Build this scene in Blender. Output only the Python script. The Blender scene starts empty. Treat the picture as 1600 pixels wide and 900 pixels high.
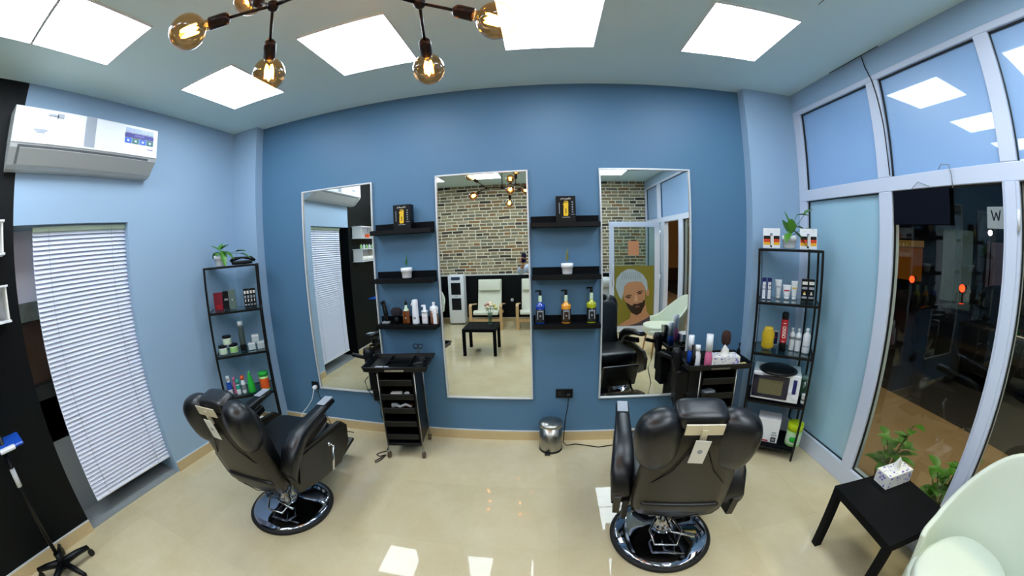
import bpy, bmesh, math, random
from mathutils import Vector, Matrix, Euler
random.seed(7)
sc = bpy.context.scene
PI = math.pi
H = 3.13; XR = 3.206; XL = -2.278; YB = -5.0          # ceiling height, glass wall, left wall, brick wall; accent wall is y = 0

# ------------------------------------------------------------------ camera
cam = bpy.data.cameras.new('camera'); co = bpy.data.objects.new('camera', cam)
sc.collection.objects.link(co); sc.camera = co
yaw, pit, rol = -0.0959, -0.1287, -0.0314
fw = Vector((math.sin(yaw)*math.cos(pit), math.cos(yaw)*math.cos(pit), math.sin(pit)))
r0 = Vector((math.cos(yaw), -math.sin(yaw), 0)); u0 = r0.cross(fw)
rv = math.cos(rol)*r0 + math.sin(rol)*u0; uv = -math.sin(rol)*r0 + math.cos(rol)*u0
M4 = Matrix((rv, uv, -fw)).transposed().to_4x4(); M4.translation = Vector((0.8965, -2.8537, 1.7892))
co.matrix_world = M4
cam.type = 'PANO'; cam.panorama_type = 'FISHEYE_LENS_POLYNOMIAL'
cam.sensor_width = 36; cam.sensor_fit = 'HORIZONTAL'
cam.fisheye_fov = 6.2
cam.fisheye_polynomial_k0, cam.fisheye_polynomial_k1, cam.fisheye_polynomial_k2, cam.fisheye_polynomial_k3, cam.fisheye_polynomial_k4 = 0.0, -8.19202534e-02, -1.00073409e-05, 5.32887305e-05, -1.76014589e-06
cam.clip_start = 0.02; cam.clip_end = 200

# ------------------------------------------------------------------ world, exposure
w = bpy.data.worlds.new('night'); sc.world = w; w.use_nodes = True
w.node_tree.nodes['Background'].inputs[0].default_value = (0.010, 0.012, 0.020, 1)
w.node_tree.nodes['Background'].inputs[1].default_value = 0.6
sc.view_settings.view_transform = 'Standard'; sc.view_settings.look = 'None'
sc.view_settings.gamma = 1; sc.view_settings.use_curve_mapping = False
sc.view_settings.exposure = 0.86
PANEL = 7.5             # emission of the ceiling panels
sc.cycles.max_bounces = 10; sc.cycles.glossy_bounces = 6; sc.cycles.transmission_bounces = 6
sc.cycles.transparent_max_bounces = 16; sc.cycles.diffuse_bounces = 4
sc.cycles.sample_clamp_indirect = 4; sc.cycles.use_denoising = True
sc.cycles.caustics_reflective = False; sc.cycles.caustics_refractive = False

# ------------------------------------------------------------------ materials
def lin(c):
    return tuple(((v/255)/12.92 if v/255 <= .04045 else ((v/255+.055)/1.055)**2.4) for v in c) + (1,)
def mat(name, rgb, rough=.5, metal=0., bump=0., bscale=60., var=0., coat=0., spec=.5, emit=None, estr=0., alpha=1.):
    m = bpy.data.materials.new(name); m.use_nodes = True; nt = m.node_tree; b = nt.nodes['Principled BSDF']
    col = lin(rgb)
    b.inputs['Base Color'].default_value = col; b.inputs['Roughness'].default_value = rough
    b.inputs['Metallic'].default_value = metal; b.inputs['Specular IOR Level'].default_value = spec
    b.inputs['Coat Weight'].default_value = coat; b.inputs['Coat Roughness'].default_value = .05
    if alpha < 1: b.inputs['Alpha'].default_value = alpha
    if emit: b.inputs['Emission Color'].default_value = lin(emit); b.inputs['Emission Strength'].default_value = estr
    tc = nt.nodes.new('ShaderNodeTexCoord'); n = nt.nodes.new('ShaderNodeTexNoise')
    n.inputs['Scale'].default_value = bscale; n.inputs['Detail'].default_value = 4
    nt.links.new(tc.outputs['Object'], n.inputs['Vector'])
    if var > 0:
        mx = nt.nodes.new('ShaderNodeMix'); mx.data_type = 'RGBA'; mx.inputs[6].default_value = tuple(v*(1-var) for v in col[:3])+(1,)
        mx.inputs[7].default_value = tuple(min(1, v*(1+var)) for v in col[:3])+(1,)
        nt.links.new(n.outputs['Fac'], mx.inputs[0]); nt.links.new(mx.outputs[2], b.inputs['Base Color'])
    if bump > 0:
        bp = nt.nodes.new('ShaderNodeBump'); bp.inputs['Strength'].default_value = bump; bp.inputs['Distance'].default_value = .004
        nt.links.new(n.outputs['Fac'], bp.inputs['Height']); nt.links.new(bp.outputs[0], b.inputs['Normal'])
    return m
def emis(name, rgb, s):
    m = bpy.data.materials.new(name); m.use_nodes = True; nt = m.node_tree; nt.nodes.clear()
    e = nt.nodes.new('ShaderNodeEmission'); o = nt.nodes.new('ShaderNodeOutputMaterial')
    e.inputs[0].default_value = lin(rgb); e.inputs[1].default_value = s; nt.links.new(e.outputs[0], o.inputs[0]); return m
def glass(name, tint, refl=1.0, rough=0., ior=1.45):
    """thin clear sheet: tinted see-through plus a fresnel reflection"""
    m = bpy.data.materials.new(name); m.use_nodes = True; nt = m.node_tree; nt.nodes.clear()
    o = nt.nodes.new('ShaderNodeOutputMaterial'); t = nt.nodes.new('ShaderNodeBsdfTransparent'); g = nt.nodes.new('ShaderNodeBsdfGlossy')
    lw_ = nt.nodes.new('ShaderNodeLayerWeight'); lw_.inputs[0].default_value = .5; pw = nt.nodes.new('ShaderNodeMath'); pw.operation = 'POWER'; pw.inputs[1].default_value = 5
    f = nt.nodes.new('ShaderNodeMath'); f.operation = 'MULTIPLY_ADD'; f.inputs[1].default_value = .92; f.inputs[2].default_value = .045
    nt.links.new(lw_.outputs['Facing'], pw.inputs[0]); nt.links.new(pw.outputs[0], f.inputs[0])
    mx = nt.nodes.new('ShaderNodeMixShader'); mu = nt.nodes.new('ShaderNodeMath'); mu.operation = 'MULTIPLY'; mu.use_clamp = True
    mu.inputs[1].default_value = refl
    t.inputs[0].default_value = lin(tint); g.inputs['Roughness'].default_value = rough; g.inputs[0].default_value = (1, 1, 1, 1)
    nt.links.new(f.outputs[0], mu.inputs[0]); nt.links.new(mu.outputs[0], mx.inputs[0]); nt.links.new(t.outputs[0], mx.inputs[1])
    nt.links.new(g.outputs[0], mx.inputs[2]); nt.links.new(mx.outputs[0], o.inputs[0]); return m

M = {}
M['wall'] = mat('white_wall_paint', (157, 186, 212), .55, bump=.08, bscale=150)
M['accent'] = mat('blue_wall_paint', (81, 122, 155), .5, bump=.15, bscale=120, var=.03)
M['black_wall'] = mat('black_wall_paint', (4, 9, 11), .5, spec=.2, bump=.1, bscale=100)
M['ceiling'] = mat('ceiling_paint', (216, 240, 240), .7, bump=.05)
M['pvc'] = mat('white_window_plastic', (206, 216, 234), .3)
M['gasket'] = mat('black_gasket', (14, 20, 20), .5)
M['base'] = mat('beige_skirting_tile', (206, 184, 140), .2, var=.05, bscale=20)
M['base_edge'] = mat('white_skirting_edge', (214, 216, 214), .4)
M['black'] = mat('black_plastic', (5, 7, 9), .42, spec=.3)
M['black_matte'] = mat('black_painted_wood', (4, 7, 12), .6, spec=.12, bump=.05)
M['leather'] = mat('black_leather', (9, 11, 15), .34, bump=.12, bscale=220, spec=.6)
M['shell'] = mat('dark_brown_vinyl', (34, 30, 21), .36, bump=.1, bscale=260)
M['chrome'] = mat('chrome', (205, 208, 212), .05, metal=1)
M['chrome_dark'] = mat('chrome_base', (170, 175, 190), .04, metal=1)
M['steel'] = mat('brushed_steel', (170, 168, 160), .28, metal=1, var=.08, bscale=30)
M['rubber'] = mat('black_rubber', (12, 12, 12), .6)
M['white'] = mat('white_plastic', (232, 236, 240), .35)
M['ac_under'] = mat('ac_grey_plastic', (196, 202, 202), .4)
M['grey'] = mat('grey_plastic', (130, 136, 142), .4)
M['silver_label'] = mat('grey_label', (158, 166, 176), .4)
M['paper'] = mat('white_paper', (236, 234, 226), .7)
M['cream'] = mat('cream_fabric', (226, 228, 208), .8, bump=.2, bscale=300)
M['white_leather'] = mat('white_leather', (214, 222, 204), .4, bump=.05, bscale=200)
M['birch'] = mat('birch_wood', (214, 178, 126), .4, var=.1, bscale=14)
M['oak'] = mat('oak_wood', (176, 132, 80), .4, var=.12, bscale=18)
M['amber'] = glass('amber_glass', (186, 120, 40)); M['amber_liquid'] = mat('amber_liquid', (110, 58, 20), .15, coat=1)
M['bulb'] = glass('smoked_bulb_glass', (232, 200, 156), refl=1.6)
M['filament'] = emis('glowing_filament', (255, 170, 76), 45)
M['socket'] = mat('dark_bronze', (34, 22, 18), .35, metal=.6)
M['panel'] = emis('led_panel', (230, 241, 253), PANEL)
M['clear'] = glass('clear_glass', (226, 238, 232)); M['window_glass'] = glass('window_glass', (232, 238, 232), refl=.8)
M['shelf_glass'] = glass('shelf_glass', (176, 200, 196), refl=1.3)
M['mirror'] = mat('mirror_silver', (236, 242, 240), .0, metal=1)
M['alu'] = mat('pale_aluminium_frame', (222, 226, 228), .3, metal=.3)
M['leaf'] = mat('green_leaf', (70, 128, 34), .4, var=.35, bscale=25); M['leaf_dark'] = mat('dark_green_leaf', (34, 92, 40), .4, var=.3, bscale=25)
M['pot'] = mat('white_ceramic', (236, 240, 244), .25); M['soil'] = mat('soil', (52, 38, 26), .9)
M['stem'] = mat('plant_stem', (94, 120, 60), .6)
M['red'] = mat('red_can_paint', (176, 28, 36), .3); M['dark_red'] = mat('dark_red_card', (126, 16, 40), .4)
M['yellow'] = mat('yellow_plastic', (206, 176, 40), .35, var=.2, bscale=30); M['gold'] = mat('gold_paint', (232, 190, 40), .35)
M['green'] = mat('bright_green_plastic', (36, 176, 60), .3); M['lime'] = mat('lime_lid', (196, 224, 20), .4); M['lightgreen'] = mat('pale_green_plastic', (160, 214, 130), .35)
M['blue'] = mat('blue_plastic', (28, 84, 190), .3); M['navy'] = mat('navy_print', (18, 24, 96), .4); M['pink'] = mat('pink_plastic', (214, 110, 150), .35)
M['teal'] = mat('teal_plastic', (40, 160, 140), .3); M['orange'] = mat('orange_plastic', (226, 90, 30), .4)
M['lav'] = mat('lavender_print', (130, 120, 196), .5); M['mint'] = mat('pale_mint_plastic', (204, 226, 196), .4)
M['skin'] = mat('skin', (190, 140, 108), .5, var=.06, bscale=8); M['hair'] = mat('dark_hair', (22, 17, 14), .6, bump=.3, bscale=90)
M['shirt'] = mat('pale_blue_shirt', (190, 204, 226), .8, bump=.2, bscale=40); M['trousers'] = mat('dark_navy_trousers', (20, 24, 40), .8)
M['silver_cream'] = mat('pale_cosmetic', (216, 218, 212), .4)

def wallmat_floor():
    m = bpy.data.materials.new('polished_floor_tile'); m.use_nodes = True; nt = m.node_tree; b = nt.nodes['Principled BSDF']
    tc = nt.nodes.new('ShaderNodeTexCoord'); br = nt.nodes.new('ShaderNodeTexBrick'); n = nt.nodes.new('ShaderNodeTexNoise'); cr = nt.nodes.new('ShaderNodeValToRGB')
    mp = nt.nodes.new('ShaderNodeMapping'); mp.inputs['Location'].default_value = (.22, .1, 0)
    br.offset = 0; br.inputs['Scale'].default_value = 1; br.inputs['Brick Width'].default_value = .6; br.inputs['Row Height'].default_value = .6
    br.inputs['Mortar Size'].default_value = .0015; br.inputs['Mortar Smooth'].default_value = .6
    br.inputs['Color1'].default_value = (1, 1, 1, 1); br.inputs['Color2'].default_value = (.93, .93, .93, 1); br.inputs['Mortar'].default_value = (.9, .88, .84, 1)
    n.inputs['Scale'].default_value = 2.2; n.inputs['Detail'].default_value = 8; n.inputs['Roughness'].default_value = .7
    cr.color_ramp.elements[0].position = .3; cr.color_ramp.elements[0].color = lin((211, 194, 152)); cr.color_ramp.elements[1].position = .72; cr.color_ramp.elements[1].color = lin((226, 214, 178))
    mx = nt.nodes.new('ShaderNodeMix'); mx.data_type = 'RGBA'; mx.blend_type = 'MULTIPLY'; mx.inputs[0].default_value = 1
    nt.links.new(tc.outputs['Object'], mp.inputs[0]); nt.links.new(mp.outputs[0], br.inputs['Vector']); nt.links.new(tc.outputs['Object'], n.inputs['Vector'])
    nt.links.new(n.outputs['Fac'], cr.inputs[0]); nt.links.new(cr.outputs[0], mx.inputs[6]); nt.links.new(br.outputs['Color'], mx.inputs[7])
    nt.links.new(mx.outputs[2], b.inputs['Base Color']); b.inputs['Roughness'].default_value = .025; b.inputs['Specular IOR Level'].default_value = .5
    return m
M['floor'] = wallmat_floor()
def mat_stone():
    m = bpy.data.materials.new('split_stone_wall'); m.use_nodes = True; nt = m.node_tree; b = nt.nodes['Principled BSDF']
    tc = nt.nodes.new('ShaderNodeTexCoord'); sx = nt.nodes.new('ShaderNodeSeparateXYZ'); cx = nt.nodes.new('ShaderNodeCombineXYZ')
    nt.links.new(tc.outputs['Object'], sx.inputs[0]); nt.links.new(sx.outputs['X'], cx.inputs['X']); nt.links.new(sx.outputs['Z'], cx.inputs['Y'])
    nz = nt.nodes.new('ShaderNodeTexNoise'); nz.inputs['Scale'].default_value = 3.; ad = nt.nodes.new('ShaderNodeMixRGB'); ad.blend_type = 'LINEAR_LIGHT'; ad.inputs[0].default_value = .012
    nt.links.new(cx.outputs[0], nz.inputs['Vector']); nt.links.new(cx.outputs[0], ad.inputs[1]); nt.links.new(nz.outputs['Color'], ad.inputs[2])
    br = nt.nodes.new('ShaderNodeTexBrick'); br.offset = .43; br.squash = .6; br.squash_frequency = 3; br.offset_frequency = 2
    for k, v in (('Scale', 1), ('Brick Width', .27), ('Row Height', .073), ('Mortar Size', .0105), ('Mortar Smooth', .25), ('Bias', 0)): br.inputs[k].default_value = v
    br.inputs['Color1'].default_value = (0, 0, 0, 1); br.inputs['Color2'].default_value = (1, 1, 1, 1); br.inputs['Mortar'].default_value = (.5, .5, .5, 1)
    nt.links.new(ad.outputs[0], br.inputs['Vector'])
    cr = nt.nodes.new('ShaderNodeValToRGB'); cr.color_ramp.interpolation = 'CONSTANT'
    cols = [(0, (66, 56, 44)), (.12, (136, 120, 92)), (.3, (152, 138, 106)), (.48, (124, 118, 98)), (.62, (142, 108, 68)), (.74, (166, 152, 120)), (.88, (100, 88, 68))]
    cr.color_ramp.elements[0].color = lin(cols[0][1]); cr.color_ramp.elements[1].position = cols[1][0]; cr.color_ramp.elements[1].color = lin(cols[1][1])
    for p_, c_ in cols[2:]:
        e = cr.color_ramp.elements.new(p_); e.color = lin(c_)
    nt.links.new(br.outputs['Color'], cr.inputs[0])
    n2 = nt.nodes.new('ShaderNodeTexNoise'); n2.inputs['Scale'].default_value = 40; n2.inputs['Detail'].default_value = 6; nt.links.new(cx.outputs[0], n2.inputs['Vector'])
    mul = nt.nodes.new('ShaderNodeMixRGB'); mul.blend_type = 'OVERLAY'; mul.inputs[0].default_value = .5; nt.links.new(cr.outputs[0], mul.inputs[1]); nt.links.new(n2.outputs['Fac'], mul.inputs[2])
    mm = nt.nodes.new('ShaderNodeMixRGB'); mm.inputs[2].default_value = lin((228, 222, 196)); nt.links.new(br.outputs['Fac'], mm.inputs[0]); nt.links.new(mul.outputs[0], mm.inputs[1])
    nt.links.new(mm.outputs[0], b.inputs['Base Color']); b.inputs['Roughness'].default_value = .85
    bp = nt.nodes.new('ShaderNodeBump'); bp.inputs['Strength'].default_value = .7; bp.inputs['Distance'].default_value = .012; bp.invert = True
    nt.links.new(br.outputs['Fac'], bp.inputs['Height']); nt.links.new(bp.outputs[0], b.inputs['Normal']); return m
M['stone'] = mat_stone()
def mat_frost():
    m = mat('frosted_window_film', (148, 187, 232), .35); b = m.node_tree.nodes['Principled BSDF']
    b.inputs['Coat Weight'].default_value = 1; b.inputs['Coat Roughness'].default_value = 0.0; b.inputs['Coat IOR'].default_value = 1.75; return m
M['frost'] = mat_frost(); M['frost_low'] = M['frost'].copy(); M['frost_low'].name = 'lower_window_film'; M['frost_low'].node_tree.nodes['Principled BSDF'].inputs['Base Color'].default_value = lin((166, 206, 226))
def mat_marble():
    m = mat('mottled_stone', (86, 96, 88), .3, var=.6, bscale=14); return m
M['marble'] = mat_marble()

# ------------------------------------------------------------------ geometry helpers
def rot(rx=0, ry=0, rz=0): return Euler((rx, ry, rz)).to_matrix().to_4x4()
class MB:
    def __init__(s): s.v = []; s.f = []; s.mi = []; s.sm = []; s.T = Matrix.Identity(4)
    def add(s, vs, fs, mi=0, sm=False, X=None):
        o = len(s.v); X = s.T @ X if X is not None else s.T
        s.v += [tuple(X @ Vector(p)) for p in vs]
        s.f += [tuple(i+o for i in f) for f in fs]; s.mi += [mi]*len(fs); s.sm += [sm]*len(fs); return s
    def box(s, c, d, r=None, mi=0, ch=0.0, seg=1):
        X = Matrix.Translation(c) @ (r if r is not None else Matrix.Identity(4))
        bm = bmesh.new(); bmesh.ops.create_cube(bm, size=1)
        for v in bm.verts: v.co = Vector((v.co.x*d[0], v.co.y*d[1], v.co.z*d[2]))
        if ch > 0: bmesh.ops.bevel(bm, geom=list(bm.edges), offset=min(ch, min(d)*.49), segments=seg, affect='EDGES', profile=.5)
        bm.verts.index_update(); vs = [v.co.copy() for v in bm.verts]; fs = [[v.index for v in f.verts] for f in bm.faces]; bm.free()
        return s.add(vs, fs, mi, seg > 1, X)
    def cyl(s, a, b, ra, rb=None, n=16, mi=0, caps=True):
        rb = ra if rb is None else rb; a = Vector(a); b = Vector(b); d = (b-a); q = d.to_track_quat('Z', 'Y').to_matrix()
        vs = []; fs = []
        for k, (p, r_) in enumerate(((a, ra), (b, rb))):
            for i in range(n):
                t = 2*PI*i/n; vs.append(p + q @ Vector((math.cos(t)*r_, math.sin(t)*r_, 0)))
        for i in range(n): fs.append((i, (i+1) % n, n+(i+1) % n, n+i))
        s.add(vs, fs, mi, True)
        if caps: s.add(vs[:n], [tuple(reversed(range(n)))], mi); s.add(vs[n:], [tuple(range(n))], mi)
        return s
    def lathe(s, prof, c=(0, 0, 0), n=24, mi=0, axis=None, mis=None):
        X = Matrix.Translation(c)
        if axis is not None: X = X @ Vector(axis).to_track_quat('Z', 'Y').to_matrix().to_4x4()
        vs = []; 
        for r_, z in prof:
            for i in range(n): t = 2*PI*i/n; vs.append((math.cos(t)*r_, math.sin(t)*r_, z))
        for k in range(len(prof)-1):
            fs = [(k*n+i, k*n+(i+1) % n, (k+1)*n+(i+1) % n, (k+1)*n+i) for i in range(n)]
            sub = vs; s.add(sub[k*n:(k+2)*n], [tuple(j-k*n for j in f) for f in fs], mis[k] if mis else mi, True, X)
        return s
    def tube(s, pts, r=.003, n=8, mi=0):
        pts = [Vector(p) for p in pts]; vs = []; fs = []; N = len(pts); up = Vector((0, 0, 1))
        for k, p in enumerate(pts):
            t = (pts[min(k+1, N-1)] - pts[max(k-1, 0)]).normalized()
            a = t.cross(up); a = a.normalized() if a.length > 1e-4 else Vector((1, 0, 0)); b = t.cross(a).normalized()
            rr = r[k] if isinstance(r, (list, tuple)) else r
            for i in range(n): q = 2*PI*i/n; vs.append(p + a*math.cos(q)*rr + b*math.sin(q)*rr)
            if k:
                for i in range(n): fs.append(((k-1)*n+i, (k-1)*n+(i+1) % n, k*n+(i+1) % n, k*n+i))
        fs.append(tuple(range(n))); fs.append(tuple(reversed(range((N-1)*n, N*n))))
        return s.add(vs, fs, mi, True)
    def pad(s, c, R, e=.5, e2=None, r=None, n=28, m=16, mi=0, fn=None):
        """superellipsoid cushion"""
        e2 = e if e2 is None else e2
        sg = lambda v, p_: math.copysign(abs(v)**p_, v)
        vs = []; fs = []
        for j in range(m+1):
            ph = -PI/2 + PI*j/m
            for i in range(n):
                th = 2*PI*i/n
                q = Vector((R[0]*sg(math.cos(ph), e)*sg(math.cos(th), e2), R[1]*sg(math.cos(ph), e)*sg(math.sin(th), e2), R[2]*sg(math.sin(ph), e)))
                if fn: q = fn(q)
                vs.append(q)
        for j in range(m):
            for i in range(n): fs.append((j*n+i, j*n+(i+1) % n, (j+1)*n+(i+1) % n, (j+1)*n+i))
        X = Matrix.Translation(c) @ (r if r is not None else Matrix.Identity(4))
        return s.add(vs, fs, mi, True, X)
    def prism(s, pts, t, X=None, mi=0, sm=False):
        """outline in local xy, thickness t along z (centred)"""
        n = len(pts); vs = [(x, y, -t/2) for x, y in pts] + [(x, y, t/2) for x, y in pts]
        fs = [tuple(reversed(range(n))), tuple(range(n, 2*n))] + [(i, (i+1) % n, n+(i+1) % n, n+i) for i in range(n)]
        return s.add(vs, fs, mi, sm, X)
    def mesh(s, name, mats):
        me = bpy.data.meshes.new(name); me.from_pydata(s.v, [], s.f)
        for m_ in mats: me.materials.append(m_)
        for p_, mi, sm in zip(me.polygons, s.mi, s.sm): p_.material_index = mi; p_.use_smooth = sm
        bm = bmesh.new(); bm.from_mesh(me); bmesh.ops.remove_doubles(bm, verts=bm.verts, dist=1e-6); bmesh.ops.recalc_face_normals(bm, faces=bm.faces); bm.to_mesh(me); bm.free()
        me.update(); return me
    def build(s, name, mats, parent=None, label=None):
        if not isinstance(mats, (list, tuple)): mats = [mats]
        o = bpy.data.objects.new(name, s.mesh(name, mats)); sc.collection.objects.link(o)
        if parent is not None: o.parent = parent
        if label: o['label'] = label
        return o
def tag(o, label, cat, group=None, kind=None):
    o['label'] = label; o['category'] = cat
    if group: o['group'] = group
    if kind: o['kind'] = kind
    return o
def thing(name, label, cat, loc=(0, 0, 0), rz=0, group=None):
    o = bpy.data.objects.new(name, None); sc.collection.objects.link(o); o.location = loc; o.rotation_euler = (0, 0, rz); o.empty_display_size = .1
    return tag(o, label, cat, group)
def struct(name, mb, mats, label=None):
    o = mb.build(name, mats); o['kind'] = 'structure'
    if label: o['label'] = label
    return o
def dup(src, loc, rz=None, label=None, group=None):
    kids = list(src.children); c = src.copy(); sc.collection.objects.link(c); c.location = loc
    if rz is not None: c.rotation_euler = (0, 0, rz)
    if label: c['label'] = label
    if group: c['group'] = group
    for k in kids:
        kk = list(k.children); d = k.copy(); sc.collection.objects.link(d); d.parent = c
        for g in kk: e = g.copy(); sc.collection.objects.link(e); e.parent = d
    return c
def B(*a, **k): return MB().box(*a, **k)
def at(o, loc, rz=0): o.location = loc; o.rotation_euler = (0, 0, rz); return o

# ------------------------------------------------------------------ room shell
struct('floor', B((.35, -2.5, -.05), (6.1, 5.4, .1)), M['floor'])
cm = B((.464, -2.5, H+.05), (5.9, 5.3, .1)); cm.box((2.487, -3.2, H-.0005), (.004, 3.6, .002), mi=1); cm.box((2.3, -.35, H-.0005), (.003, .5, .002), mi=0)
cm.box((3.195, -.95, H-.002), (.006, .55, .004), mi=1)
struct('ceiling', cm, [M['ceiling'], M['gasket']])
struct('wall_back', B((.38, .1, H/2), (4.65, .2, H)), M['accent'])
struct('wall_back_left', B((-2.098, .05, H/2), (.36, .3, H)), M['wall'])
struct('wall_back_right', B((2.97, .05, H/2), (.57, .3, H)), M['wall'])
struct('wall_front', B((.46, YB-.1, (H+1.075)/2), (5.6, .2, H-1.075)), M['stone'])
struct('wall_front_lower', B((.46, YB-.1, .5375), (5.6, .2, 1.075)), M['black_wall'])
ZD = 1.075
bpy.data.objects['wall_front'].data.transform(Matrix.Identity(4))
struct('trim_1', B((.46, YB+.012, ZD+.015), (5.5, .024, .03)), M['base_edge'])
struct('wall_left', B((XL-.18, -.71, H/2), (.36, 1.22, H)), M['wall'])
struct('wall_left_lintel', B((XL-.18, -1.82, (H+2.172)/2), (.36, 1.0, H-2.172)), M['wall'])
struct('wall_left_black', B((XL-.18, -3.68, H/2), (.36, 2.72, H)), M['black_wall'])
struct('wall_right', B((XR+.1, -2.55, (H+2.96)/2), (.2, 5.1, H-2.96)), M['wall'])
def base(name, c, d, ax):
    mb = B((c[0], c[1], .045), (d[0], d[1], .09)); mb.box((c[0], c[1], .0935), (d[0], d[1], .007), mi=1); struct(name, mb, [M['base'], M['base_edge']])
base('baseboard_back', (.38, -.008), (4.6, .016), 0)
base('baseboard_back_left', (-2.09, -.108), (.345, .016), 0); base('baseboard_back_right', (2.955, -.108), (.5, .016), 0)
base('baseboard_left', (XL+.008, -.71), (.016, 1.19), 1); base('baseboard_left_black', (XL+.008, -3.66), (.016, 2.68), 1); base('baseboard_front', (.46, YB+.03), (5.4, .016), 0)

# glass wall: white plastic frame, film-covered and clear panes
fr = MB()
def bar(y0, y1, z0, z1, x0=XR, x1=XR+.09, ch=.004): fr.box(((x0+x1)/2, (y0+y1)/2, (z0+z1)/2), (x1-x0, abs(y1-y0), z1-z0), ch=ch)
bar(-.1, -5., 2.92, 2.962); bar(-.1, -5., 2.147, 2.242); bar(-.1, -2.81, 0, .157); bar(-3.0, -3.74, 0, .02); bar(-3.94, -5, 0, .157)
for ya, yb, a, b in ((-.1, -.198, .157, 2.92), (-1.012, -1.129, .157, 2.92), (-1.966, -2.08, .157, 2.92), (-4.9, -5.0, .157, 2.92)):
    bar(ya, yb, a, 2.147); bar(ya, yb, 2.242, b)
bar(-2.81, -3.0, .157, 2.147); bar(-2.81, -3.0, 0, .157, XR+.001); bar(-3.74, -3.94, 0, 2.147); bar(-3.94, -4.14, 2.242, 2.92)
# raised door-frame steps on the post by the clear pane
bar(-1.985, -2.06, .157, 2.147, XR-.012, XR)
struct('trim_2', fr, M['pvc'])
hgm = MB()
for z in (1.96, .35): hgm.cyl((XR-.014, -2.072, z-.05), (XR-.014, -2.072, z+.05), .009, n=12); hgm.box((XR-.004, -2.05, z), (.008, .03, .11), ch=.002)
struct('trim_7', hgm, M['white'])
def pane(n, y0, y1, z0, z1, m, g=.006):
    o = struct('window_%d' % n, B((XR+.045, (y0+y1)/2, (z0+z1)/2), (.008, abs(y1-y0)+.02, z1-z0+.02)), m)
    gk = MB(); ya, yb = max(y0, y1), min(y0, y1); x = XR+.033
    gk.box((x, (ya+yb)/2, z1-g/2), (.02, ya-yb, g)); gk.box((x, (ya+yb)/2, z0+g/4), (.02, ya-yb, g/2)); gk.box((x, ya-g/2, (z0+z1)/2), (.02, g, z1-z0)); gk.box((x, yb+g/4, (z0+z1)/2), (.02, g/2, z1-z0))
    k = gk.build('gasket', M['gasket'], o)
pane(1, -.198, -1.012, 2.242, 2.92, M['frost']); pane(2, -1.129, -1.966, 2.242, 2.92, M['frost']); pane(3, -2.08, -3.94, 2.242, 2.92, M['frost']); pane(4, -4.14, -4.9, 2.242, 2.92, M['frost'])
pane(5, -.198, -1.012, .157, 2.147, M['frost_low']); pane(6, -1.129, -1.966, .157, 2.147, M['window_glass']); pane(7, -2.08, -2.81, .157, 2.147, M['window_glass']); pane(8, -3.94, -4.9, .157, 2.147, M['frost_low'])
# open entrance door leaf, swung into the room
d = bpy.data.objects.new('door_1', None); sc.collection.objects.link(d); d.location = (3.12, -3.76, 0); d['kind'] = 'structure'
lf = MB()
for x0, x1, z0, z1 in ((-.99, 0, 2.05, 2.15), (-.99, 0, .03, .14), (-.99, -.9, .14, 2.05), (-.1, 0, .14, 2.05)): lf.box(((x0+x1)/2, 0, (z0+z1)/2), (x1-x0, .05, z1-z0), ch=.004)
lf.build('door_leaf', M['pvc'], d)
B((-.495, 0, 1.1), (.81, .008, 1.93)).build('door_pane', M['window_glass'], d)
hb = MB().tube([(-.94, .03, .95), (-.94, .07, .95), (-.94, .07, 1.35), (-.94, .03, 1.35)], .012); hb.build('door_handle', M['white'], d)
hg = MB()
for z in (.35, 1.1, 1.95): hg.cyl((0.0, .03, z-.04), (0.0, .03, z+.04), .012)
hg.build('hinge', M['white'], d)

# recess with blind on the left
rc = MB(); rc.box((XL-.34, -1.82, 1.86), (.03, 1.0, .62)); struct('window_9', rc, mat('pale_lavender_panel', (232, 232, 244), .5))
rc = MB(); rc.box((XL-.30, -1.82, 1.60), (.10, 1.0, .13)); struct('trim_3', rc, M['marble'])
rc = MB(); rc.box((XL-.34, -1.82, 1.09), (.03, 1.0, .93)); struct('window_10', rc, mat('brown_tinted_panel', (74, 56, 44), .15))
rc = MB(); rc.box((XL-.28, -1.82, 1.03), (.14, 1.0, .1)); struct('trim_4', rc, M['gasket'])
rc = MB(); rc.box((XL-.34, -1.82, .49), (.03, 1.0, .99)); struct('trim_5', rc, mat('grey_lower_panel', (150, 158, 160), .35))
rc = MB(); rc.box((XL-.18, -1.82, .004), (.35, 1.0, .01)); struct('trim_6', rc, mat('grey_sill_tile', (150, 156, 156), .25, var=.1, bscale=8))
bl = thing('venetian_blind', 'white venetian blind closed over the recess in the left wall', 'blind', (XL-.07, -1.735, .145))
bl.rotation_euler = (0, 0, 0)
W = .83
B((0, 0, 2.0), (.03, W, .035), ch=.003).build('head_rail', M['mint'], bl)
sl = MB(); nS = 62
for i in range(nS): sl.box((0, 0, .03+i*(1.94/(nS-1))), (.0345, W, .0012), r=rot(0, math.radians(57), 0))
sl.build('slats', mat('blind_slat', (228, 234, 250), .4), bl)
B((0, 0, .008), (.028, W, .016), ch=.003).build('bottom_rail', M['white'], bl)
cd = MB()
for y in (-.28, .28): cd.tube([(.019, y, .01), (.019, y, 2.0)], .0012, 5)
cd.build('ladder_cord', M['grey'], bl)

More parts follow.
